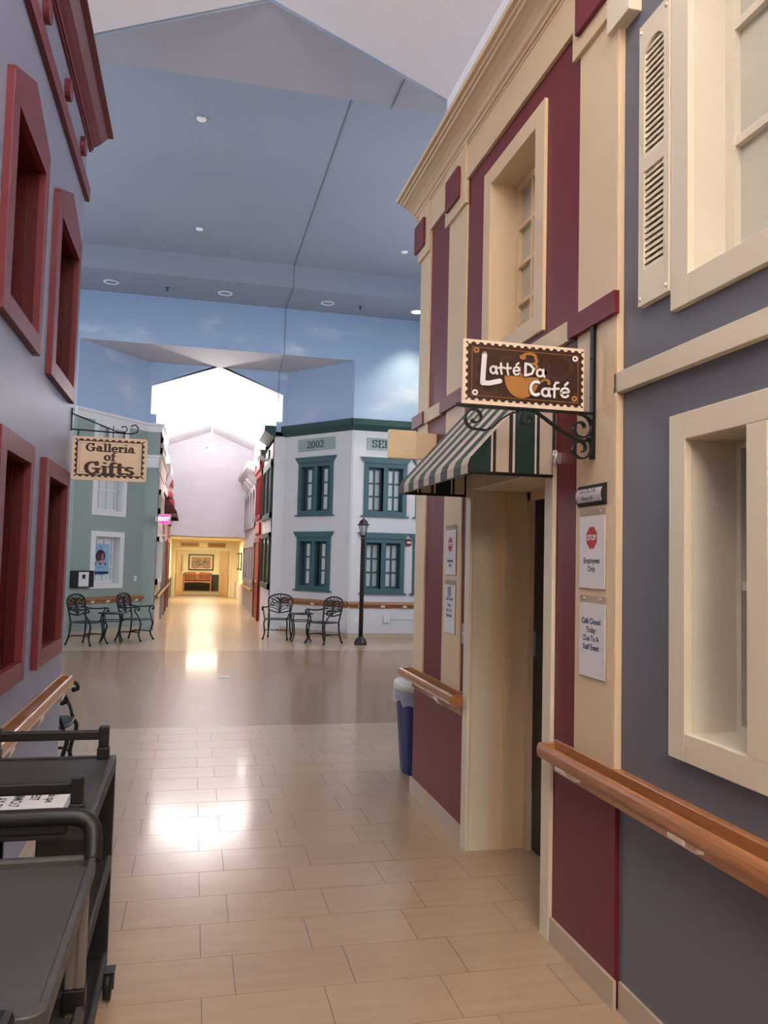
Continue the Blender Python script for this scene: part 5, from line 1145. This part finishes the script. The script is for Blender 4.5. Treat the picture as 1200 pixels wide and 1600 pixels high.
# ceiling fan
fn = root('ceiling_fan', 'white ceiling fan hanging under the bright vault before the lilac end wall', 'fan', (0.48, 25.5, 5.0))
FZ = 5.06
MB().tube([(0.42, 25.5, 5.95), (0.42, 25.5, FZ + 0.1)], 0.018, 8).build('down_rod', M_SIGNW, fn)
MB().lathe([(0.04, 0.12), (0.11, 0.08), (0.12, 0.0), (0.06, -0.05), (0.08, -0.07), (0.12, -0.12), (0.10, -0.16), (0.01, -0.18)], (0.42, 25.5, FZ), 16).build('motor', M_SIGNW, fn)
for k in range(4):
    a = math.radians(20 + 90 * k); m = MB(lambda x, y, z, a=a: Vector((0.42 + x * math.cos(a) - y * math.sin(a), 25.5 + x * math.sin(a) + y * math.cos(a), FZ + z))); m.box(0.12, 0.62, -0.06, 0.06, 0.0, 0.008); m.build('blade', M_SIGNW, fn)

# ---- hall at the far end
for lab, x0, x1, s in (('pale tan sign board over the left half of the hall doorway', -0.52, 0.21, 'New Hampton'), ('darker ochre sign board over the right half of the hall doorway', 0.57, 1.28, 'Summit Cove')):
    t = root('hall_sign', lab, 'sign', ((x0 + x1) / 2, YD - 0.03, 2.03))
    MB().box(x0, x1, YD - 0.03, YD - 0.001, 2.03, 2.20).build('board', mat('tan_board', (0.46, 0.31, 0.15), 0.5) if x0 < 0 else mat('ochre_board', (0.40, 0.22, 0.06), 0.5), t)
    glyph_text(s, 0.10, None, t, mat('brown_sign_ink', (0.16, 0.08, 0.03), 0.5, noise=0), ((x0 + x1) / 2, YD - 0.032, 2.115), (1, 0, 0), upv, bold=0.001)
dt = root('door_6', 'open maple double doors at the end of the low hall', 'door', (0.4, YD, 0), kind='structure')
m = MB(); m.box(-0.78, -0.70, YD - 0.03, YD + .16, 0, 1.98); m.box(1.45, 1.53, YD - 0.03, YD + .16, 0, 1.98); m.box(-0.70, 1.45, YD - 0.03, YD + .16, 1.90, 1.98); m.build('casing', M_YELLOW, dt)
frd = frame((-0.69, YD, 0), (0.27, 0.95, 0), (0.95, -0.27, 0))
l = MB(frd).box(0.02, 0.95, 0, 0.045, 0.02, 1.88).build('door_leaf', M_MAPLE, dt)
MB(frd).box(0.62, 0.76, 0.046, 0.05, 1.0, 1.7).build('vision_pane', M_DARK, l); MB(frd).box(0.55, 0.9, 0.05, 0.09, 0.92, 0.97).build('push_bar', M_STEEL, l)
frd = frame((1.44, YD, 0), (-0.33, 0.93, 0), (-0.93, -0.33, 0))
l = MB(frd).box(0.02, 0.95, 0, 0.045, 0.02, 1.88).build('door_leaf', M_MAPLE, dt); MB(frd).box(0.55, 0.9, 0.05, 0.09, 0.92, 0.97).build('push_bar', M_STEEL, l)
# bench
BY = 39.9
be = root('wooden_bench', 'red oak slatted bench under the bicycle picture', 'bench', (0.23, BY, 0))
m = MB(); m.box(-0.42, 0.88, BY - 0.32, BY + 0.12, 0.44, 0.475); m.build('seat', M_BENCH, be)
m = MB(); m.prism([(-0.42, 0.46), (-0.42, 0.38), (-0.2, 0.40), (0.23, 0.42), (0.66, 0.40), (0.88, 0.38), (0.88, 0.46)], BY - 0.345, BY - 0.32, 1); m.build('apron', M_BENCH, be)
m = MB(); m.prism([(-0.42, 0.79), (0.88, 0.79), (0.88, 0.86), (0.6, 0.885), (0.23, 0.90), (-0.14, 0.885), (-0.42, 0.86)], BY + 0.12, BY + 0.15, 1); m.build('top_rail', M_BENCH, be)
MB().box(-0.42, 0.88, BY + 0.12, BY + 0.15, 0.52, 0.57).build('bottom_rail', M_BENCH, be)
for k in range(17):
    x = -0.37 + 0.075 * k; w_ = 0.022 if k != 8 else 0.045; MB().box(x - w_, x + w_, BY + 0.125, BY + 0.145, 0.565, 0.795).build('slat', M_BENCH, be)
for x in (-0.42, 0.83):
    for y in (BY - 0.34, BY + 0.12): MB().box(x, x + 0.05, y, y + 0.05, 0.006, 0.47 if y < BY else 0.86).build('leg', M_BENCH, be)
    MB().box(x, x + 0.05, BY - 0.34, BY + 0.14, 0.64, 0.67).build('arm', M_BENCH, be); MB().box(x, x + .05, BY - 0.34, BY - 0.30, 0.47, 0.64).build('arm_post', M_BENCH, be)
MB().box(0.16, 0.31, BY + 0.105, BY + 0.12, 0.82, 0.885).build('plaque', M_MATB, be)
# bicycle picture
bp_ = root('bicycle_picture', 'dark framed bicycle photograph above the wooden bench', 'picture', (0.38, 40.27, 0.98))
m = MB(); X0, X1, Z0_, Z1_ = -0.21, 0.97, 0.985, 1.745
for q in ((X0, X1, Z0_, Z0_ + 0.045), (X0, X1, Z1_ - 0.045, Z1_), (X0, X0 + 0.045, Z0_ + .045, Z1_ - .045), (X1 - 0.045, X1, Z0_ + .045, Z1_ - .045)): m.box(q[0], q[1], 40.24, 40.298, q[2], q[3])
m.build('frame', M_FRAME, bp_); MB().box(X0 + .04, X1 - .04, 40.27, 40.29, Z0_ + .04, Z1_ - .04).build('mat', M_MATB, bp_); MB().box(-0.07, 0.83, 40.262, 40.27, 1.09, 1.61).build('photo', M_PHOTO, bp_)
m = MB(); pb = lambda x, y: Vector((x, 40.2605, y))
nib(m, pb, [arc(0.12, 1.24, 0.16, 0.16, 0, 360, 24), arc(0.66, 1.24, 0.16, 0.16, 0, 360, 24), [(0.12, 1.24), (0.24, 1.42), (0.56, 1.42), (0.38, 1.24), (0.24, 1.42)], [(0.12, 1.24), (0.38, 1.24)], [(0.66, 1.24), (0.54, 1.50), (0.62, 1.53)], [(0.22, 1.50), (0.24, 1.42)], [(0.17, 1.50), (0.28, 1.51)]], 0.018, 0.022, 8)
m.build('bicycle_print', M_PDARK, bp_, recalc=False)
for y0, y1, lab in ((30.7, 31.8, 'narrow dark framed picture nearer on the yellow hall wall'), (32.6, 33.7, 'narrow dark framed picture farther on the yellow hall wall')):
    t = root('framed_picture', lab, 'picture', (1.77, y0, 1.15)); MB().box(1.745, 1.7795, y0, y1, 1.15, 1.82).build('frame', M_FRAME, t); MB().box(1.740, 1.745, y0 + .07, y1 - .07, 1.22, 1.75).build('print', M_MATB, t)

# ---- ceiling fittings of the atrium
for k, (x, on) in enumerate(((-1.74, 0), (0.42, 0), (2.48, 0), (4.37, 1))):
    t = root('downlight', 'recessed downlight in the ceiling ring, ' + ('leftmost, unlit', 'second, unlit', 'third, unlit', 'glowing, over the white front')[k], 'light', (x, 16.08, 6.86), 'downlights in the ceiling ring')
    MB().lathe([(0.145, -0.004), (0.145, 0.0), (0.105, 0.0), (0.105, -0.004)], (x, 16.08, 6.859), 20, cap=False).build('trim_ring', M_SIGNW, t)
    MB().lathe([(0.105, -0.002), (0.001, -0.0021)], (x, 16.08, 6.859), 20, cap=False).build('lens', M_LAMP if on else M_STEEL, t)
sl = bpy.data.lights.new('downlight_beam', 'SPOT'); sl.energy = 190; sl.spot_size = math.radians(95); sl.spot_blend = 0.9; sl.color = (1.0, 0.88, 0.62); sl.shadow_soft_size = 0.10
so = bpy.data.objects.new('downlight_beam', sl); COL.objects.link(so); so.location = (4.37, 16.08, 6.80); so.rotation_euler = (0, 0, 0)
for x in (-0.69, 3.16):
    t = root('sprinkler', 'small dark sprinkler head ' + ('left of the hanging cable' if x < 1 else 'right of the hanging cable') + ' in the ceiling ring', 'sprinkler', (x, 16.08, 6.86)); m = MB(); m.lathe([(0.03, 0), (0.03, -0.01), (0.01, -0.015), (0.01, -0.05), (0.028, -0.055), (0.028, -0.06)], (x, 16.08, 6.859), 10); m.build('head', M_INK, t)
for x, y, lab in ((-0.11, 10.45, 'white ceiling disc nearest on the raised atrium ceiling'), (-0.11, 14.08, 'white ceiling disc behind the first one on the raised atrium ceiling'), (3.555, 14.05, 'white ceiling disc beside the cafe cornice')):
    t = root('ceiling_disc', lab, 'detector', (x, y, 7.24), 'discs on the raised ceiling'); MB().lathe([(0.066, 0.0), (0.066, -0.012), (0.056, -0.024), (0.02, -0.028), (0.005, -0.028)], (x, y, 7.299), 18).build('body', M_SIGNW, t)
fp = root('floor_outlet', 'small pale round floor outlet cover on the brown band', 'outlet', (0.468, 11.28, 0)); MB().lathe([(0.075, 0.0005), (0.075, 0.006), (0.055, 0.009), (0.01, 0.009)], (0.468, 11.28, 0), 20).build('cover', M_LID, fp); MB().lathe([(0.04, 0.0091), (0.04, 0.012), (0.01, 0.012)], (0.468, 11.28, 0), 16).build('lid', M_STEEL, fp)

# ---- carts
cb = root('black_utility_cart', 'worn black plastic utility cart farther from the viewer by the handrail', 'cart', (-0.51, 2.9, 0))
cx0, cx1, cy0, cy1 = -0.69, -0.258, 2.52, 3.30
def tray(x0, x1, y0, y1, z, lip, m, name, par, th=0.05, bev=0.008):
    t = MB(); w_ = 0.02
    t.box(x0, x1, y0, y1, z - th, z - lip); t.box(x0, x0 + w_, y0, y1, z - lip, z); t.box(x1 - w_, x1, y0, y1, z - lip, z); t.box(x0 + w_, x1 - w_, y0, y0 + w_, z - lip, z); t.box(x0 + w_, x1 - w_, y1 - w_, y1, z - lip, z)
    return t.build(name, m, par, bevel=bev)
tray(cx0, cx1, cy0, cy1, 0.855, 0.006, M_WORN, 'top_shelf', cb, 0.055); tray(cx0, cx1, cy0, cy1, 0.49, 0.02, M_WORN, 'middle_shelf', cb); tray(cx0, cx1, cy0, cy1, 0.135, 0.03, M_WORN, 'bottom_shelf', cb, 0.055)
for y in (cy0, cy1 - 0.03):
    for a, b in ((cx0, cx0 + 0.05), (cx1 - 0.15, cx1)): 
        q = MB(); q.box(a, b, y, y + 0.03, 0.13, 0.805); q.build('leg_panel', M_BLACKP, cb, bevel=0.006)
    hz = y + (0.028 if y == cy0 else -0.004)
    for x in (cx0 + 0.006, cx1 - 0.045):
        q = MB(); q.box(x - 0.022, x + 0.022, hz - 0.022, hz + 0.022, 0.85, 0.895); q.box(x - 0.018, x + 0.018, hz - 0.018, hz + 0.018, 0.895, 0.972); q.build('handle_post', M_BLACKP, cb, bevel=0.004)
    q = MB(); q.box(cx0 + 0.02, cx1 - 0.06, hz - 0.014, hz + 0.014, 0.922, 0.957); q.build('handle_bar', M_BLACKP, cb, bevel=0.006)
def caster(x, y, par, r=0.05):
    t = MB(); t.lathe([(r * .3, -0.014), (r, -0.013), (r, 0.013), (r * .3, 0.014)], (x, y, r), 18, axis='x'); o = t.build('wheel', M_BLACKP, par)
    f = MB(); f.box(x - 0.022, x - 0.017, y - 0.02, y + 0.02, r - 0.01, 0.10); f.box(x + 0.017, x + 0.022, y - 0.02, y + 0.02, r - 0.01, 0.10); f.box(x - 0.025, x + 0.025, y - 0.03, y + 0.03, 0.083, 0.10) if r < 0.045 else f.box(x - 0.025, x + 0.025, y - 0.03, y + 0.03, 0.098, 0.104); f.build('fork', M_BLACKP, o)
for x in (cx0 + 0.03, cx1 + 0.012): 
    for y in (cy0 + 0.09, cy1 - 0.10): caster(x, y, cb, 0.05)
ps = root('sleeved_sheet', 'white printed sheet in a plastic sleeve lying on the black cart', 'sheet', (-0.52, 2.73, 0.858))
MB().box(-0.645, -0.318, 2.60, 2.835, 0.8562, 0.8580).build('sleeve', M_LINER, ps); MB().box(-0.64, -0.352, 2.61, 2.83, 0.8582, 0.8590).build('paper', M_PAPER, ps)
for s, x, sz in (('ELAY EM', -0.548, 0.044), ('IMMO:7', -0.500, 0.044), ('TEST', -0.452, 0.040), ('mia spe', -0.402, 0.038)): glyph_text(s, sz, None, ps, M_INK, (x, 2.80, 0.8594), (0, -1, 0), (1, 0, 0), bold=0.0008, align='LEFT')

cg = root('grey_utility_cart', 'grey plastic tub cart with a rounded handle at the very front', 'cart', (-0.48, 1.95, 0))
gx0, gx1, gy0, gy1, gz = -0.655, -0.222, 1.56, 2.36, 0.81
def rrect(x0, x1, y0, y1, r, n=5): return [(x + r * math.cos(math.radians(a0 + 90 * k / n)), y + r * math.sin(math.radians(a0 + 90 * k / n))) for x, y, a0 in ((x1 - r, y1 - r, 0), (x0 + r, y1 - r, 90), (x0 + r, y0 + r, 180), (x1 - r, y0 + r, 270)) for k in range(n + 1)]
def tub(x0, x1, y0, y1, z, depth, m, name, par):
    t = MB(); A = [rrect(x0, x1, y0, y1, .04), rrect(x0 + .002, x1 - .002, y0 + .002, y1 - .002, .04), rrect(x0 + .016, x1 - .016, y0 + .016, y1 - .016, .03), rrect(x0 + .02, x1 - .02, y0 + .02, y1 - .02, .03)]
    n = len(A[0]); L = [(A[0], z - depth - 0.015), (A[0], z - 0.003), (A[1], z), (A[2], z), (A[3], z - 0.008), (A[3], z - depth)]
    for P, zz in L:
        for p in P: t.pt((p[0], p[1], zz))
    for k in range(len(L) - 1):
        for j in range(n): t.f.append([k * n + j, k * n + (j + 1) % n, (k + 1) * n + (j + 1) % n, (k + 1) * n + j])
    t.f.append(list(range(n))); t.f.append([(len(L) - 1) * n + j for j in range(n)])
    return t.build(name, m, par)
tub(gx0, gx1, gy0, gy1, gz, 0.022, M_GREYP, 'top_tray', cg); tub(gx0 + .01, gx1 - .01, gy0 + .02, gy1 - .01, 0.46, 0.03, M_GREYP, 'bottom_tray', cg)
for x in (gx0 + 0.035, gx1 - 0.035):
    for y in (gy0 + 0.07, gy1 - 0.07):
        q = MB(); q.box(x - 0.024, x - 0.003, y - 0.02, y + 0.02, 0.50, 0.78); q.box(x + 0.003, x + 0.024, y - 0.02, y + 0.02, 0.50, 0.78); q.box(x - 0.02, x + 0.02, y - 0.014, y + 0.014, 0.46, 0.775); lg_ = q.build('leg', M_GREYL, cg, bevel=0.004)
        q = MB(); q.box(x - 0.028, x + 0.028, y - 0.025, y + 0.025, 0.445, 0.50); q.build('socket', M_BLACKP, lg_, bevel=0.004)
        q = MB(); q.box(x - 0.02, x + 0.02, y - 0.016, y + 0.016, 0.10, 0.435); q.build('lower_post', M_GREYL, cg); caster(x, y, cg, 0.05)
q = MB()
hp = crv([(gx1 - 0.012, 2.345, 0.795), (gx1 - 0.014, 2.375, 0.84), (gx1 - 0.024, 2.395, 0.875), (gx1 - 0.055, 2.40, 0.896), (gx1 - 0.11, 2.40, 0.900), ((gx0 + gx1) / 2, 2.40, 0.900), (gx0 + 0.11, 2.40, 0.900), (gx0 + 0.055, 2.40, 0.896), (gx0 + 0.024, 2.395, 0.875), (gx0 + 0.014, 2.375, 0.84), (gx0 + 0.012, 2.345, 0.795)])
q.tube(hp, 0.024, 12); q.build('handle', M_BLACKP, cg)
q = MB(); q.box(gx0 + 0.05, gx1 - 0.085, 2.388, 2.410, 0.852, 0.900); q.build('handle_panel', M_BLACKP, cg, bevel=0.01)
q = MB(); q.box(gx0 + 0.04, gx1 - 0.05, gy0 - 0.06, gy0 + 0.015, gz - 0.02, gz + 0.018); q.build('handle', M_BLACKP, cg, bevel=0.015)
